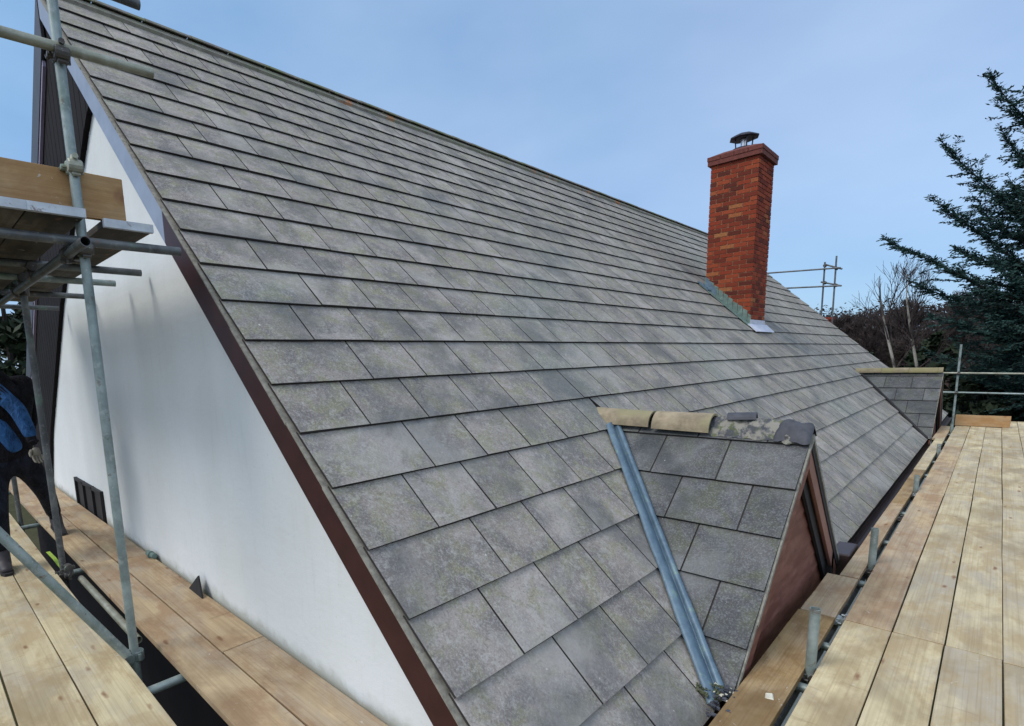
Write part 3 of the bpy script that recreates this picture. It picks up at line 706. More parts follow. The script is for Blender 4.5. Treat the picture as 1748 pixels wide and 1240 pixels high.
# left-hand (gable) deck, boards run along x
GL = 'boards of the gable walkway on the left'
rows = [(-.213, .252, 'wood_l', [(-5.2, -1.4), (-1.4, 1.235), (1.235, 3.43), (3.43, 5.6)], 'row against the white wall'),
        (-.452, .228, 'wood_l', [(-5.2, -2.1), (-2.1, 1.14), (1.14, 5.05), (5.05, 5.6)], 'second row from the white wall'),
        (-.893, .255, 'wood', [(-5.2, -2.7), (-2.7, 1.18), (1.18, 5.1)], 'row just outside the dark gap'),
        (-1.160, .260, 'wood', [(-5.2, -2.7), (-2.7, .6), (.6, 4.4)], 'second row outside the dark gap'),
        (-1.395, .228, 'wood', [(-5.2, -1.7), (-1.7, 2.1), (2.1, 6.0)], 'third row outside the dark gap')]
sn = ['far end', 'middle length', 'near length', 'nearest short length']
for ri, (y0, w, mt, segs, rn) in enumerate(rows):
    for si, (xa, xb) in enumerate(segs):
        if ri < 2 and xb > 5.5: xb = 5.64
        board((xa+.003, y0), xb-xa-.006, w, 'x', DZ+random.uniform(-.003, .002), mt, 'worn tan board, %s of the %s' % (sn[si], rn), GL, bands=(0, 0))

# ------------------------------------------------------------------ scaffold frames
TR = .0242
def tube(par, name, pts, mat='galv', label=None, hollow_end=True):
    mb = MB(); a_, b_ = Vector(pts[0]), Vector(pts[-1]); dv = (b_-a_).normalized()
    mb.tube([a_, b_], TR, 16, caps=False); 
    # hollow ends: inner wall and rim
    k = len(mb.v); u = dv.orthogonal().normalized(); w = dv.cross(u)
    for P, sg in ((a_, 1), (b_, -1)):
        k = len(mb.v)
        for r_, dd in ((TR, 0), (TR-.0035, 0), (TR-.0035, .12*sg)):
            for j in range(16): an = 2*math.pi*j/16; mb.v.append(tuple(P+dv*dd+(u*math.cos(an)+w*math.sin(an))*r_))
        for q in range(2):
            for j in range(16): mb.f.append((k+q*16+j, k+q*16+(j+1) % 16, k+(q+1)*16+(j+1) % 16, k+(q+1)*16+j)); mb.r.append(.5); mb.mi.append(0)
        mb.f.append(tuple(k+32+j for j in range(16))); mb.r.append(.5); mb.mi.append(0)
    o = mb.build(name, M[mat], par, smooth=True); o.modifiers.new('es', 'EDGE_SPLIT').split_angle = R(40)
    if label: o['label'] = label
    return o
def coupler(par, p, d1=(0,0,1), d2=(0,1,0), mat='coupler', sc=1.0):
    """two clamped half-shells at right angles with bolts and nuts"""
    mb = MB(); p = Vector(p); d1 = Vector(d1).normalized(); d2 = Vector(d2).normalized(); off = d1.cross(d2).normalized()*TR*1.1
    for dd, s_ in ((d1, 1), (d2, -1)):
        cc = p+off*s_; mb.tube([cc-dd*.032*sc, cc-dd*.026*sc, cc+dd*.026*sc, cc+dd*.032*sc], [.029, .033, .033, .029], 14)
        side = dd.cross(off).normalized()
        e = cc+side*.042; mb.tube([e-off.normalized()*.03*s_, e+off.normalized()*.03*s_], .007, 6); mb.tube([e+off.normalized()*.018*s_, e+off.normalized()*.034*s_], .014, 6)
        e = cc-side*.038; mb.tube([e-dd*.02, e+dd*.02], .011, 6)
        mb.tube([cc+side*.02, cc+side*.052], [.02, .014], 8)
    return mb.build('coupler', M[mat], par)
PX, PY = 3.075, -.570
sl = empty('scaffold', (PX, PY, GZ), 'galvanised tube scaffold frame carrying the decks beside the white gable', 'scaffold')
tube(sl, 'standard', [(PX-.05, PY, GZ), (PX-.05, PY, -.2)]); tube(sl, 'standard', [(1.16, -.59, GZ), (1.16, -.59, -2.80)], 'galv_dk')
tube(sl, 'standard', [(-1.1, -.60, GZ), (-1.1, -.60, -2.80)], 'galv_dk'); tube(sl, 'standard', [(1.16, -1.75, GZ), (1.16, -1.75, 0)]); tube(sl, 'standard', [(PX, -1.75, GZ), (PX, -1.75, 0)]); tube(sl, 'standard', [(5.4, -1.75, GZ), (5.4, -1.75, -4.0)]); tube(sl, 'standard', [(5.5, -.35, GZ), (5.5, -.35, -5.2)])
PX2 = PX-.05
tube(sl, 'handrail', [(PX2+.05, -2.6, -2.01), (PX2+.05, -.150, -1.905)], 'galv_rust', 'mottled tube jutting past the pole towards the roof')
tube(sl, 'handrail', [(PX2+.05, -2.6, -1.62), (PX2+.05, -.183, -1.585)], 'galv_dk')
coupler(sl, (PX2+.025, PY, -1.945), (0,0,1), (0,1,0)); coupler(sl, (PX2+.01, PY, -2.46), (0,0,1), (0,1,0), 'galv_rust'); coupler(sl, (PX2+.02, PY, -2.86), (0,0,1), (0,1,0))
tube(sl, 'transom', [(PX2+.05, -2.2, -2.84), (PX2+.05, -.10, -2.825)], 'galv_dk')
tube(sl, 'transom', [(1.95, -1.9, -2.785), (1.95, .02, -2.785)], 'galv_dk'); tube(sl, 'transom', [(1.42, -1.9, -2.80), (1.42, -.02, -2.80)], 'galv'); tube(sl, 'transom', [(.35, -1.9, -2.79), (.35, .0, -2.79)], 'galv_dk'); tube(sl, 'transom', [(-.9, -1.9, -2.79), (-.9, .0, -2.79)], 'galv_dk')
tube(sl, 'ledger', [(PX+.25, -.625, -2.875), (-3.0, -.65, -2.875)], 'galv_dk'); tube(sl, 'ledger', [(PX+.25, -1.70, -2.875), (-3.0, -1.70, -2.875)], 'galv_dk')
coupler(sl, (1.16, -.61, -2.87), (0,0,1), (1,0,0)); coupler(sl, (1.95, -.64, -2.83), (0,1,0), (1,0,0)); coupler(sl, (2.93, -.60, -2.87), (1,0,0), (0,0,1)); coupler(sl, (1.42, -.62, -2.83), (0,1,0), (1,0,0))
# lower level: ledger in the gap, transoms crossing the gap, brace to the outside
tube(sl, 'ledger', [(5.9, -.70, -5.235), (-4.5, -.70, -5.235)], 'galv_dk'); tube(sl, 'ledger', [(2.80, -.49, -5.17), (1.30, -.50, -5.17)], 'galv_rust')
for x in (-3.4, -1.0, 1.05, 3.42, 4.10, 5.2): tube(sl, 'transom', [(x, -1.95, -5.185), (x, .04, -5.185)], 'galv')
tube(sl, 'brace', [(PX+.02, -.625, -5.10), (PX+.02, -1.72, -3.15)], 'galv', 'slanting tube from the foot of the near pole up and out of frame')
coupler(sl, (PX2, PY-.01, -5.155), (0,0,1), (1,0,0), 'galv'); coupler(sl, (1.17, -.59, -5.16), (0,0,1), (1,0,0))
coupler(sl, (1.25, -.57, -5.10), (1,0,0), (0,1,0))
# upper platform (short deck seen from below) and its toe board
UG = 'boards of the upper platform'
ub = [(-.476, .235, 3.10, 'wood_l', 'upper platform board nearest the roof, banded end showing', -2.705), (-.81, .235, 3.17, 'wood_l', 'upper platform board just left of the near pole', -2.690), (-1.05, .235, 3.17, 'wood_l', 'upper platform board second left of the near pole', -2.690), (-1.29, .235, 3.15, 'wood_l', 'upper platform board at the left picture edge', -2.69)]
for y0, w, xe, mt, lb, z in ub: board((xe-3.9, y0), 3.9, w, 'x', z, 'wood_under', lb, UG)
board((2.96, -1.9), 1.9-.335, .225, 'y', -2.683, 'wood_y', 'orange brown board on edge closing the upper platform', None, 'toe_board', (0, 0), onedge=True, cat='toe board')

# right-hand frame
sr = empty('scaffold', (5.9, 4, GZ), 'tube scaffold frame under the eaves walkway, stubs rising through the gap', 'scaffold')
for (x, y, zt_) in ((5.889, 1.86, -4.80), (5.89, 3.80, -4.84), (5.89, 6.9, -4.95), (5.89, 10.2, -5.0), (5.89, 13.4, -5.0)):
    tube(sr, 'standard', [(x, y, GZ), (x, y, zt_)])
for y in (-.6, 1.86, 4.3, 6.9, 10.2, 13.4): tube(sr, 'standard', [(7.4, y, GZ), (7.4, y, -4.1 if y < 9 else -5.0)])
tube(sr, 'ledger', [(5.842, -2, -5.245), (5.842, 14.6, -5.245)], 'galv_dk'); tube(sr, 'ledger', [(7.35, -2, -5.245), (7.35, 14.6, -5.245)], 'galv_dk')
y = -1.0
while y < 14.4: tube(sr, 'transom', [(5.77, y, -5.195), (7.6, y, -5.195)], 'galv'); y += 1.2 if y > 2.2 else .55
for y in (.9, 1.86, 2.7, 3.8, 5.6, 6.9): coupler(sr, (5.888, y, -5.185), (0,0,1), (0,1,0), 'band' if int(y*10) % 2 else 'coupler', .8)
# far guard rail at the end of the walkway
fr = empty('guard_rail', (5.72, 18.4, GZ), 'two rail tube guard frame on posts beyond the far dormer', 'guard rail')
tube(fr, 'standard', [(5.735, 18.4, GZ), (5.70, 18.4, -3.44)]); tube(fr, 'standard', [(8.4, 18.4, GZ), (8.4, 18.4, -3.5)])
tube(fr, 'rail', [(4.9, 18.35, -4.165), (8.9, 18.35, -4.24)], 'galv_rust'); tube(fr, 'rail', [(4.9, 18.35, -4.675), (8.9, 18.35, -4.72)], 'galv')
coupler(fr, (5.72, 18.37, -4.19), (0,0,1), (1,0,0)); coupler(fr, (5.72, 18.37, -4.69), (0,0,1), (1,0,0))
# scaffold tower behind the far gable
ft = empty('scaffold_tower', (2.5, 19.6, GZ), 'small tube scaffold with double posts showing past the far verge behind the chimney', 'scaffold')
tube(ft, 'standard', [(2.44, 19.5, GZ), (2.376, 19.5, -.80)], 'galv_dk'); tube(ft, 'standard', [(2.74, 19.5, GZ), (2.661, 19.5, -.66)], 'galv_dk')
tube(ft, 'rail', [(.2, 19.45, -.90), (2.80, 19.45, -1.03)], 'galv_dk'); tube(ft, 'rail', [(.2, 19.45, -1.40), (2.82, 19.45, -1.56)], 'galv_dk')
tube(ft, 'rail', [(2.36, 19.56, -.86), (2.82, 19.56, -1.06)], 'galv_dk'); tube(ft, 'rail', [(2.3, 19.56, -1.38), (2.84, 19.56, -1.56)], 'galv_dk')
for x, z in ((2.38, -.90), (2.68, -1.03), (2.41, -1.42), (2.70, -1.53)): coupler(ft, (x, 19.53, z), (0,0,1), (1,0,0), 'coupler', 1.4)

# ------------------------------------------------------------------ small things
mb = MB(); mb.prism([(2.33, -.005, DZ+.002), (2.60, -.012, DZ+.002), (2.47, .02, DZ+.13)], (.0, .012, 0)); tag(mb.build('slate_offcut', M['flat_black']), 'black triangular slate piece leaning on the foot of the white wall', 'slate')
mb = MB(); mb.tube([(1.30, .02, DZ+.026), (1.44, .03, DZ+.026)], .024, 12); mb.tube([(1.35, .02, DZ+.026), (1.38, .022, DZ+.026)], .031, 12); tag(mb.build('pipe_stub', M['lead_g']), 'short green pipe stub lying at the foot of the white wall', 'pipe')
mb = MB(); mb.hexa([(5.795, 1.42, DZ-.011), (5.83, 1.43, DZ-.011), (5.815, 1.48, DZ-.011), (5.785, 1.465, DZ-.011), (5.80, 1.425, DZ-.003), (5.822, 1.435, DZ-.005), (5.812, 1.47, DZ-.002), (5.79, 1.46, DZ-.005)]); tag(mb.build('mortar_chip', M['scrap']), 'pale mortar chip on the brown board by the near dormer', 'debris')
random.seed(9)
def clump(name, mat, c_, spread, n, r0, r1, label, cat, kind=None):
    mb = MB()
    for _ in range(n):
        p = Vector(c_)+Vector([random.uniform(-s_, s_) for s_ in spread]); r_ = random.uniform(r0, r1)
        mb.box(p-Vector((r_, r_*.8, r_*.5)), p+Vector((r_, r_*.8, r_*.5)), jit=r_*.45)
    return tag(mb.build(name, mat), label, cat, None, kind)
clump('moss', M['moss'], (5.565, 1.33, -5.155), (.06, .05, .025), 90, .003, .008, 'green moss gathered at the foot of the blue lead valley', 'moss', 'stuff')
clump('mortar_rubble', M['scrap'], (5.63, 1.36, -5.15), (.06, .07, .02), 14, .003, .009, 'pale mortar crumbs in the corner below the valley', 'rubble', 'stuff')
clump('grit', M['slate'], (5.66, 1.28, -5.15), (.05, .14, .02), 60, .004, .011, 'dark grit and wet leaves at the end of the gutter', 'grit', 'stuff')
mb = MB(); ridge_piece(mb, (5.16, 2.70, -3.955), (5.33, 2.73, -3.945), .06, th=.012, span=75, seg=8); tag(mb.build('broken_tile', M['slate']), 'small dark broken tile lying on the stripped dormer ridge', 'broken tile')

# ------------------------------------------------------------------ worker
def skin(name, chains, mat, parent, sub=2, root=0):
    """chains: list of lists of (x,y,z,r); chains share a vertex when coordinates repeat"""
    vs = []; rs = []; es = []; idx = {}
    for ch_ in chains:
        prev = None
        for (x, y, z, r_) in ch_:
            key = (round(x, 4), round(y, 4), round(z, 4))
            if key not in idx: idx[key] = len(vs); vs.append((x, y, z)); rs.append(r_)
            i = idx[key]
            if prev is not None and prev != i: es.append((prev, i))
            prev = i
    me = bpy.data.meshes.new(name); wl = wloc(parent) if parent else Vector((0,0,0))
    me.from_pydata([tuple(Vector(v)-wl) for v in vs], es, []); me.materials.append(mat)
    o = bpy.data.objects.new(name, me); COL.objects.link(o); o.parent = parent
    md = o.modifiers.new('skin', 'SKIN'); md.use_smooth_shade = True
    sv = me.skin_vertices[0].data if me.skin_vertices else None
    if sv is None:
        bm = bmesh.new(); bm.from_mesh(me); bm.verts.layers.skin.verify(); bm.to_mesh(me); bm.free(); sv = me.skin_vertices[0].data
    for i, r_ in enumerate(rs): sv[i].radius = r_ if isinstance(r_, tuple) else (r_, r_)
    for v_ in sv: v_.use_root = False
    sv[root].use_root = True
    sd = o.modifiers.new('sub', 'SUBSURF'); sd.levels = sub; sd.render_levels = sub
    return o
man = empty('person', (.45, -.75, DZ), 'worker in black jacket with blue sleeve panels striding on the boards at the left edge', 'person')
pel = (.40, -.76, -4.20, .145)
hipR, kneR, ankR = (.42, -.88, -4.27, .105), (.72, -.93, -4.66, .075), (.70, -.93, -5.01, .050)
hipL, kneL, ankL = (.38, -.64, -4.27, .105), (.16, -.50, -4.62, .070), (-.22, -.40, -4.97, .048)
chest = (.50, -.73, -3.80, .165); neck = (.56, -.80, -3.47, .062); shL = (.44, -.57, -3.53, .085); shR = (.56, -.87, -3.53, .080)
elL = (.28, -.52, -3.84, .056); wrL = (.22, -.58, -4.10, .036); elR = (.74, -.685, -3.78, .056); wrR = (.86, -.62, -4.09, .036)
body = skin('body', [[pel, (.44, -.75, -4.0, .150), chest, (.52, -.73, -3.58, .12), neck, (.60, -.87, -3.40, .062)], [chest, shL, elL, wrL], [chest, shR, elR, wrR], [pel, hipR, kneR, ankR, (.76, -.93, -5.06, .045)], [pel, hipL, kneL, ankL, (-.17, -.40, -5.03, .04)]], M['black_cloth'], man)
hd = lambda dx, dy, dz, r_: (.60+dx, -.87+dy, -3.40+dz, r_)
skin('head', [[hd(0, 0, 0, .06), hd(.025, 0, .08, .085), hd(.03, 0, .16, .092), hd(.025, 0, .22, .06)], [hd(.025, 0, .08, .085), hd(.09, 0, .06, .045)], [hd(.03, 0, .16, .092), hd(.12, 0, .13, .016), hd(.135, 0, .105, .014)]], M['skin'], man)
skin('hood', [[hd(-.06, .02, -.03, .10), hd(-.01, 0, .10, .114), hd(0, 0, .19, .114), hd(0, 0, .24, .07)]], M['black_cloth'], man)
skin('trousers', [[(.40, -.76, -4.12, .158), (.40, -.76, -4.22, .155)], [(.40, -.76, -4.22, .155), (.42, -.88, -4.28, .118), (.72, -.93, -4.66, .088), (.705, -.93, -4.97, .070)], [(.40, -.76, -4.22, .155), (.38, -.64, -4.28, .118), (.16, -.50, -4.62, .084), (-.20, -.405, -4.93, .066)]], M['trouser'], man)
skin('sleeve', [[(.57, -.845, -3.56, .074), (.74, -.685, -3.78, .066), (.848, -.628, -4.03, .048)]], M['blue_cloth'], man)
skin('jacket_panel', [[(.54, -.83, -3.80, .06), (.56, -.78, -3.98, .07), (.56, -.70, -4.16, .06)]], M['blue_cloth'], man)
skin('cuff', [[(.848, -.628, -4.035, .051), (.86, -.622, -4.075, .045)]], M['black_cloth'], man)
def hand(w, dirv, sidev, mat):
    w = Vector(w); d_ = Vector(dirv).normalized(); s_ = Vector(sidev).normalized(); n_ = d_.cross(s_)
    P = lambda a_, b_, c_: tuple(w+d_*a_+s_*b_+n_*c_)
    skin('hand', [[(*P(0, 0, 0), .030), (*P(.045, 0, 0), (.036, .022)), (*P(.085, 0, .003), (.038, .020))]], mat, man, 1)
    for i, (o_, ln_) in enumerate(((-.030, .075), (-.010, .085), (.011, .08), (.030, .062))):
        skin('finger', [[(*P(.07, o_, .0), .012), (*P(.07+ln_*.4, o_*1.05, .008), .0105), (*P(.07+ln_*.75, o_*1.05, .030), .0095), (*P(.07+ln_*.8, o_, .052), .008)]], mat, man, 1)
    skin('thumb', [[(*P(.02, -.028, .004), .013), (*P(.05, -.052, .015), .012), (*P(.085, -.056, .034), .0095)]], mat, man, 1)
hand((.862, -.62, -4.095), (.12, .05, -1), (-.2, .97, 0), M['glove']); hand((.22, -.58, -4.11), (.1, 0, -1), (.9, .3, .1), M['glove'])
for nm, ank, dr in (('R', (.70, -.93, -5.02), (1, .0, 0)), ('L', (-.22, -.40, -4.99), (.94, .10, -.28))):
    A = Vector(ank); dv = Vector(dr).normalized()
    bt = skin('boot', [[(*(A+Vector((0, 0, .10))), .058), (*(A+Vector((0, 0, -.02))), .056), (*(A+dv*.08+Vector((0, 0, -.045))), (.050, .045)), (*(A+dv*.17+Vector((0, 0, -.060))), (.046, .034)), (*(A+dv*.215+Vector((0, 0, -.064))), (.036, .026))], [(*(A+Vector((0, 0, -.02))), .056), (*(A-dv*.05+Vector((0, 0, -.055))), (.042, .038))]], M['boot'], man)
    mb = MB(); sd_ = dv.cross(Vector((0, 0, 1))).normalized(); so = A+Vector((0, 0, -.098)); up_ = sd_.cross(dv)
    ring = [so+dv*x_+sd_*y_ for x_, y_ in ((-.09, -.03), (-.05, -.042), (.08, -.042), (.19, -.045), (.245, -.022), (.245, .022), (.19, .045), (.08, .042), (-.05, .042), (-.09, .03))]
    mb.prism([tuple(q) for q in ring], tuple(up_*.022)); mb.build('sole', M['flat_black'], bt)
    mb = MB()
    for i in range(4): q = A+dv*(.06+.03*i)+Vector((0, 0, .005-.022*i)); mb.tube([q-sd_*.022, q+sd_*.022+dv*.006], .0035, 5)
    mb.build('laces', M['lace'], bt)
# lime strap hanging in the gap
mb = MB(); pts = [(.35, -.56, -5.15), (.7, -.565, -5.125), (1.05, -.56, -5.14)]
for p_, q_ in zip(pts, pts[1:]): mb.prism([p_, q_, (q_[0], q_[1]-.03, q_[2]), (p_[0], p_[1]-.03, p_[2])], (0, 0, .003))
tag(mb.build('strap', M['lime']), 'lime green strap lying in the gap near the rear pole foot', 'strap')

# ------------------------------------------------------------------ trees
def grow(mb, p, d_, ln, r_, depth, spread, twig, up_=.12, kids=(2, 3), shrink=.74, sides=5):
    pts = [Vector(p)]; dv = Vector(d_).normalized(); n = 3
    for i in range(n):
        dv = (dv+Vector((random.gauss(0, .10), random.gauss(0, .10), random.gauss(0, .06)+up_*.3))).normalized(); pts.append(pts[-1]+dv*ln/n)
    r2 = max(twig, r_*.62)
    mb.tube(pts, [r_+(r2-r_)*i/n for i in range(n+1)], max(3, sides), caps=False)
    if depth <= 0: return
    for k_ in range(random.randint(*kids)+1):
        f_ = random.uniform(.45, 1.0) if k_ else 1.0; i = min(n-1, int(f_*n)); q = pts[i].lerp(pts[i+1], f_*n-i) if f_ < 1 else pts[-1]
        ax_ = dv.orthogonal().normalized(); ax_ = Matrix.Rotation(random.uniform(0, 6.28), 3, dv) @ ax_
        nd = Matrix.Rotation(random.gauss(spread, .12)*(1 if k_ else .5), 3, ax_) @ dv; nd = (nd+Vector((0, 0, up_))).normalized()
        grow(mb, q, nd, ln*shrink*random.uniform(.8, 1.1), max(twig, r2*(.85 if k_ else .95)), depth-1, spread, twig, up_, kids, shrink, sides-1)
def bare_tree(x, y, h, label, trunk_m, twig_m, seed, group=None, cat='tree', name='bare_tree', depth=6, spread=.5, up_=.12, twig=.010, lean=(0, 0), tf=.34):
    random.seed(seed); z0 = gh(x, y); t = empty(name, (x, y, z0), label, cat, group)
    mb = MB(); tl = h*tf; pts = [(x, y, z0-.1), (x+lean[0]*.3, y+lean[1]*.3, z0+tl*.5), (x+lean[0], y+lean[1], z0+tl)]
    mb.tube(pts+[(x+lean[0]*1.25, y, z0+tl*1.22), (x+lean[0]*1.35, y, z0+tl*1.4)], [h*.010, h*.0075, h*.0055, h*.003, h*.0015], 8) if tf > .5 else mb.tube(pts, [h*.018, h*.014, h*.012], 8); mb.build('trunk', trunk_m, t, smooth=True)
    mb = MB()
    for i in range(4):
        an = i*1.7+random.random(); q = Vector(pts[1]).lerp(Vector(pts[2]), .3+.7*i/3)
        grow(mb, q, (math.cos(an)*.5, math.sin(an)*.5, .9), h*(.21 if tf < .5 else .13), h*(.009 if tf < .5 else .004), depth-2, spread, twig, up_)
    grow(mb, pts[2], (0, 0, 1), h*(.23 if tf < .5 else .12), h*(.010 if tf < .5 else .004), depth-1, spread*.8, twig, up_)
    mb.build('crown', twig_m, t)
    return t
def leafy(mb, c_, rad, n, sz, squash=1.0):
    for _ in range(n):
        u = Vector((random.gauss(0, 1), random.gauss(0, 1), random.gauss(0, 1))).normalized()*(random.random()**.45)
        p = Vector(c_)+Vector((u.x*rad[0], u.y*rad[1], u.z*rad[2])); a_ = Vector((random.gauss(0, 1), random.gauss(0, 1), random.gauss(0, .6))).normalized(); b_ = a_.orthogonal().normalized()
        s_ = sz*random.uniform(.6, 1.3); b_ = Matrix.Rotation(random.uniform(0, 6.28), 3, a_) @ b_
        mb.add([p-a_*s_, p+b_*s_*.5, p+a_*s_, p-b_*s_*.5], [(0, 1, 2, 3)])
def evergreen(x, y, h, w, label, seed, group, nl=130, sz=.22):
    random.seed(seed); z0 = gh(x, y); t = empty('evergreen_tree', (x, y, z0), label, 'tree', group)
    mb = MB(); mb.tube([(x, y, z0-.1), (x, y, z0+h*.8)], [h*.02, h*.008], 6); mb.build('trunk', M['cedar_bark'], t)
    mb = MB()
    for i in range(16):
        f_ = (i+.5)/16; an = i*2.4; rr = w*(1-f_)**.6*.55
        leafy(mb, (x+math.cos(an)*rr, y+math.sin(an)*rr, z0+h*(.08+.86*f_)), (w*.34*(1.15-f_), w*.34*(1.15-f_), h*.09), nl, sz)
    mb.build('crown', M['ever'], t)
evergreen(-33, 3.2, 11.5, 9, 'tall dark evergreen glimpsed behind the worker past the gable end', 97, None, 900, .30)
evergreen(-38, 8.5, 12.5, 10, 'second dark evergreen farther off behind the worker', 98, None, 900, .32)
# two birches just past the far dormer
bare_tree(4.0, 27.5, 8.2, 'pale birch with a leaning white trunk, left of the pair behind the far dormer', M['birch'], M['bark_red'], 21, depth=5, spread=.5, lean=(-.95, 0), twig=.0045, tf=.62, name='birch_tree')
bare_tree(4.5, 28.5, 8.0, 'pale birch with an upright white trunk, right of the pair behind the far dormer', M['birch'], M['bark_red'], 22, depth=5, spread=.5, lean=(-.78, 0), twig=.0045, tf=.64, name='birch_tree')
BG = 'bare trees beyond the far end of the house'
bt_ = [(-3.5, 46, 8.6), (-.8, 43, 8.8), (.8, 40, 8.4), (2.6, 42, 9.0), (4.6, 38, 8.6), (6.2, 41, 8.8), (7.4, 36, 8.2), (9.6, 40, 8.6), (.2, 49, 9.2), (5.4, 48, 9.0), (12.0, 44, 9), (-6.5, 50, 9.0)]
wh_ = ['just right of the far scaffold posts', 'above the far verge of the roof', 'behind the left birch', 'between the two birches', 'right of the right birch', 'behind the guard post', 'under the left reach of the cedar', 'under the cedar at the right edge', 'farthest, rising above the left birch', 'farthest, behind the guard post', 'behind the cedar trunk', 'behind the far scaffold posts']
for i, (x, y, h) in enumerate(bt_):
    bare_tree(x, y, h*.80*random.uniform(.93, 1.07), 'reddish brown leafless tree '+wh_[i], M['bark'], M['bark_red'], 50+i, BG, depth=7, spread=.5, up_=.10, twig=.011)
EG = 'dark evergreens behind the guard rail'
for i, (x, y, h, w, lb) in enumerate([(1.2, 33, 4.6, 3.2, 'low dark evergreen left of the birches'), (4.3, 34, 4.9, 3.4, 'low dark evergreen behind the birches'), (7.0, 31, 4.6, 3.4, 'low dark evergreen behind the guard post'), (9.8, 33, 5.6, 3.8, 'dark evergreen at the right edge below the cedar'), (6.0, 27.5, 3.1, 3.0, 'dark rounded evergreen just beyond the guard rail'), (-2.0, 37, 5.2, 3.6, 'dark evergreen past the far verge of the roof'), (8.6, 26.5, 3.4, 3.0, 'dark evergreen right of the guard rail post')]):
    evergreen(x, y, h, w, lb, 80+i, EG)
# wooded rise far behind, reads as one mass
random.seed(5); mb = MB()
for i in range(520):
    x = random.uniform(-110, 90); y = random.uniform(72, 150); z0 = gh(x, y); hh = random.uniform(5, 8)
    leafy(mb, (x, y, z0+hh*.55), (hh*.42, hh*.42, hh*.42), 120, .30)
for i in range(120):
    x = random.uniform(-25, 30); y = random.uniform(52, 66); z0 = gh(x, y); hh = random.uniform(4.0, 6.0)
    leafy(mb, (x, y, z0+hh*.5), (hh*.5, hh*.5, hh*.45), 220, .22)
tag(mb.build('woodland', M['wood_far']), 'dull brown woodland on the rise behind the trees', 'woodland', None, 'stuff')

# cedar --------------------------------------------------------------------
random.seed(33)
CX, CY = 8.5, 26.5
ced = empty('cedar_tree', (CX, CY, gh(CX, CY)), 'big dark green cedar with upswept layered limbs at the right edge', 'tree')
mb = MB(); mb.tube([(CX, CY, GZ-.2), (CX+.1, CY, GZ+5), (CX, CY, GZ+11), (CX-.1, CY, GZ+17.5)], [.42, .34, .22, .05], 12); mb.build('trunk', M['cedar_bark'], ced, smooth=True)
bk = MB(); nd_ = MB()
def needle_spray(p, d_, ln, upv):
    """flat spray: a twig with side shoots carrying short needle tufts"""
    d_ = d_.normalized(); side = d_.cross(upv).normalized(); n = max(3, int(ln/.085))
    bk.tube([p, p+d_*ln*.5+upv*(-.02*ln), p+d_*ln-upv*.06*ln], [.009, .006, .003], 3, caps=False)
    for i in range(n):
        f_ = (i+.5)/n; q = p+d_*ln*f_-upv*(.06*ln*f_*f_)
        for s_ in (-1, 1):
            w_ = (.17*(1-f_*.5))*random.uniform(.5, 1.3); e = q+side*s_*w_+d_*w_*.6+Vector((0, 0, random.uniform(-.05, .03)))
            for k_ in range(2):
                t_ = random.uniform(.1, 1.0); c0 = q.lerp(e, t_); a_ = ((e-q).normalized()+d_*.4+Vector((random.gauss(0, .55), random.gauss(0, .55), random.gauss(0, .4)))).normalized(); b_ = Matrix.Rotation(random.uniform(0, 3.1), 3, a_) @ a_.orthogonal().normalized()
                z_ = random.uniform(.045, .085); nd_.add([c0-a_*z_, c0+b_*z_*.3, c0+a_*z_, c0-b_*z_*.3], [(0, 1, 2, 3)])
def limb(tip, z_start, bow=.0, r_=.06, dens=1.0, start=None):
    tip = Vector(tip); st = Vector(start) if start else Vector((CX, CY, z_start)); n = 14; pts = []
    for i in range(n+1):
        f_ = i/n; q = st.lerp(tip, f_); q.z += -bow*math.sin(math.pi*f_); q += Vector((math.sin(f_*7+tip.x)*.06, math.cos(f_*5+tip.z)*.10, math.sin(f_*11+tip.y)*.05)); pts.append(q)
    bk.tube(pts, [r_*(1-.88*i/n) for i in range(n+1)], 6, caps=False)
    ln = (tip-st).length; nb_ = int(ln*2.6*dens)
    for i in range(nb_):                       # secondary branches in uneven layers
        f_ = .10+.88*(i+random.random())/nb_; i0 = min(n-1, int(f_*n)); q = pts[i0].lerp(pts[i0+1], f_*n-i0); t = (pts[i0+1]-pts[i0]).normalized()
        sd_ = t.cross(Vector((0, 0, 1))).normalized()*random.choice((-1, 1)); l_ = (.28+1.35*(1-f_)**.8*min(1, f_*3.5))*random.uniform(.35, 1.25)
        dv = (t*random.uniform(.5, 1.0)+sd_*random.uniform(.05, .95)+Vector((0, 0, random.choice((-.35, -.1, .1, .3))+random.gauss(0, .12)))).normalized()
        needle_spray(q, dv, l_, Vector((0, 0, 1)))
        if l_ > .45:
            for _ in range(int(l_*4)):
                g_ = random.uniform(.25, 1); s2 = dv.cross(Vector((0, 0, 1))).normalized()*random.choice((-1, 1))
                needle_spray(q+dv*l_*g_, (dv*.7+s2*random.uniform(.3, .9)+Vector((0, 0, random.gauss(-.12, .2)))), l_*random.uniform(.25, .5), Vector((0, 0, 1)))
    for i in range(int(ln*5*dens)):            # short foliage hugging the limb
        f_ = random.uniform(.35, 1); i0 = min(n-1, int(f_*n)); q = pts[i0].lerp(pts[i0+1], f_*n-i0); t = (pts[i0+1]-pts[i0]).normalized()
        needle_spray(q, (t+Vector((random.gauss(0, .6), random.gauss(0, .6), random.gauss(0, .5)))), random.uniform(.12, .3), Vector((0, 0, 1)))
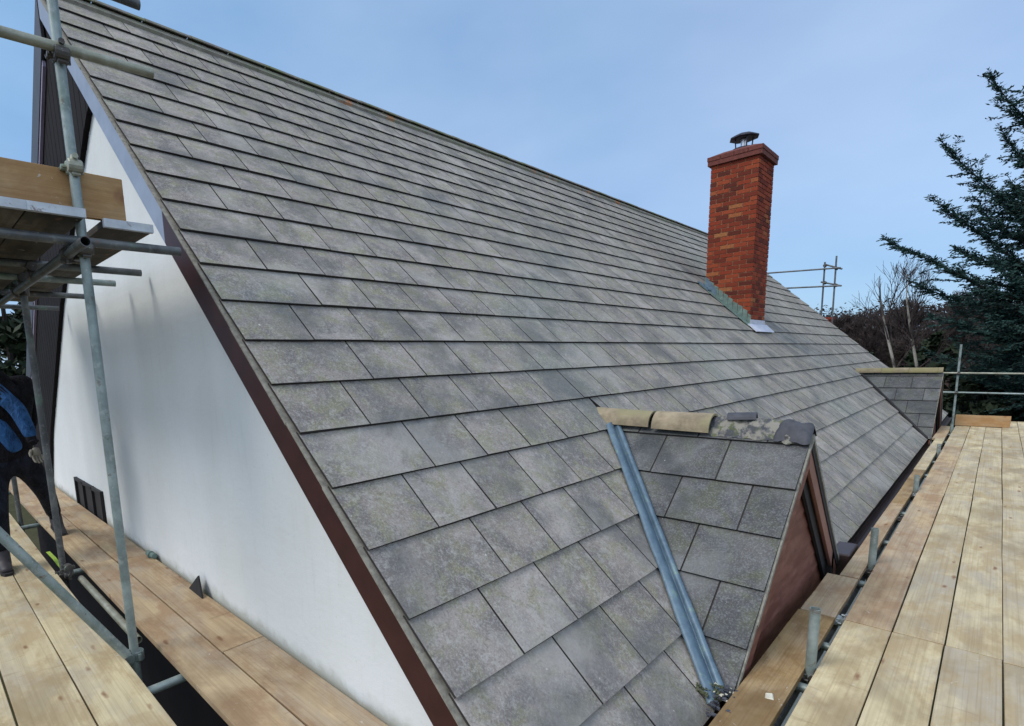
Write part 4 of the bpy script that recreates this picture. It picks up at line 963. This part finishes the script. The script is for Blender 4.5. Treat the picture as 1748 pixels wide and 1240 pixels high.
LIMBS = [((3.15, 25.0, .48), -2.6, .45), ((4.3, 25.2, 1.75), -2.0, .5), ((3.9, 26.4, -1.0), -3.2, .3), ((4.35, 25.0, 3.55), -.6, .7), ((5.0, 26.5, .05), -1.4, .4), ((5.35, 25.5, 5.35), 1.6, .6), ((5.7, 26.2, 3.8), .8, .6), ((6.6, 25.6, 6.7), 3.4, .4), ((6.0, 26.8, 2.3), .2, .5), ((5.5, 27.2, 1.3), -.8, .5),
         ((6.9, 26.0, 7.6), 4.8, .3), ((7.2, 25.8, 5.3), 3.0, .4), ((6.6, 24.8, 4.2), 2.2, .4), ((4.7, 24.6, -2.4), -4.0, .2), ((6.3, 24.3, -1.2), -3.2, .3), ((7.4, 24.2, .5), -1.2, .3), ((7.0, 25.2, 2.8), 1.4, .3), ((7.3, 24.8, 1.7), .4, .3), ((6.6, 25.4, .9), -.5, .3), ((5.9, 25.0, -.6), -2.2, .3), ((7.6, 25.5, 8.8), 6.2, .3), ((6.2, 24.6, -2.6), -4.2, .2), ((8.0, 23.5, -1.8), -3.4, .2), ((7.8, 23.8, 3.4), 2.4, .3)]
for tip, zs, bow in LIMBS: limb(tip, zs, bow, dens=3.2)
for i in range(72):       # inner limbs on the side facing the house, filling the crown
    z = random.uniform(-4.2, 8.0); reach = (4.6 if z < 1 else 4.6-(z-1)*.42)*random.uniform(.45, .86); an = random.uniform(2.0, 4.5)
    limb((CX+math.cos(an)*reach, CY+math.sin(an)*reach*.8, z), z-reach*random.uniform(.25, .5), random.uniform(.1, .5), .04, 1.7)
for i in range(26):       # the side away from the house
    an = random.uniform(-1.9, 1.9); ln = random.uniform(3, 6.2); z = random.uniform(-3.5, 8.5); ln *= (1-(z+3.5)/17)
    limb((CX+math.cos(an)*ln, CY+math.sin(an)*ln, z+ln*.22), z-ln*.1, .3, dens=.7)
bk.build('branches', M['cedar_bark'], ced); nd_.build('crown', M['needle'], ced)

# neighbouring house beyond the far gable: only its stack and a little roof show
nb = empty('neighbouring_house', (.2, 40, GZ), 'distant house whose brown ridge and low brick stack show past the far verge', 'house')
mb = MB(); mb.prism([(-6.2, 36, GZ), (.2, 36, GZ), (.2, 36, -4.2), (-3, 36, -1.9), (-6.2, 36, -4.2)], (0, 6, 0)); mb.build('wall', M['brickcap'], nb)
mb = MB()
for s_, xa in ((1, .55), (-1, -6.55)):
    for k_ in range(10):
        f0, f1 = k_/10, (k_+1)/10; xm = -3
        x0_, x1_ = xm+(xa-xm)*f0, xm+(xa-xm)*f1; z0_, z1_ = -1.82-2.6*f0, -1.82-2.6*f1
        mb.hexa([(x0_, 35.7, z0_-.03), (x1_, 35.7, z1_+.0), (x1_, 42.3, z1_+.0), (x0_, 42.3, z0_-.03), (x0_, 35.7, z0_), (x1_, 35.7, z1_+.04), (x1_, 42.3, z1_+.04), (x0_, 42.3, z0_)])
mb.build('roof', M['brickcap'], nb)
mb = MB()
for k_ in range(22): brick_row(mb, -3.4+.075*k_, -3.325+.075*k_, -1.35, -.55, 37.2, 37.8, k_)
mb.box((-1.33, 37.22, -3.5), (-.57, 37.78, -1.76)); mb.box((-1.42, 37.13, -1.75), (-.48, 37.87, -1.62)); mb.build('chimney', M['brick'], nb)
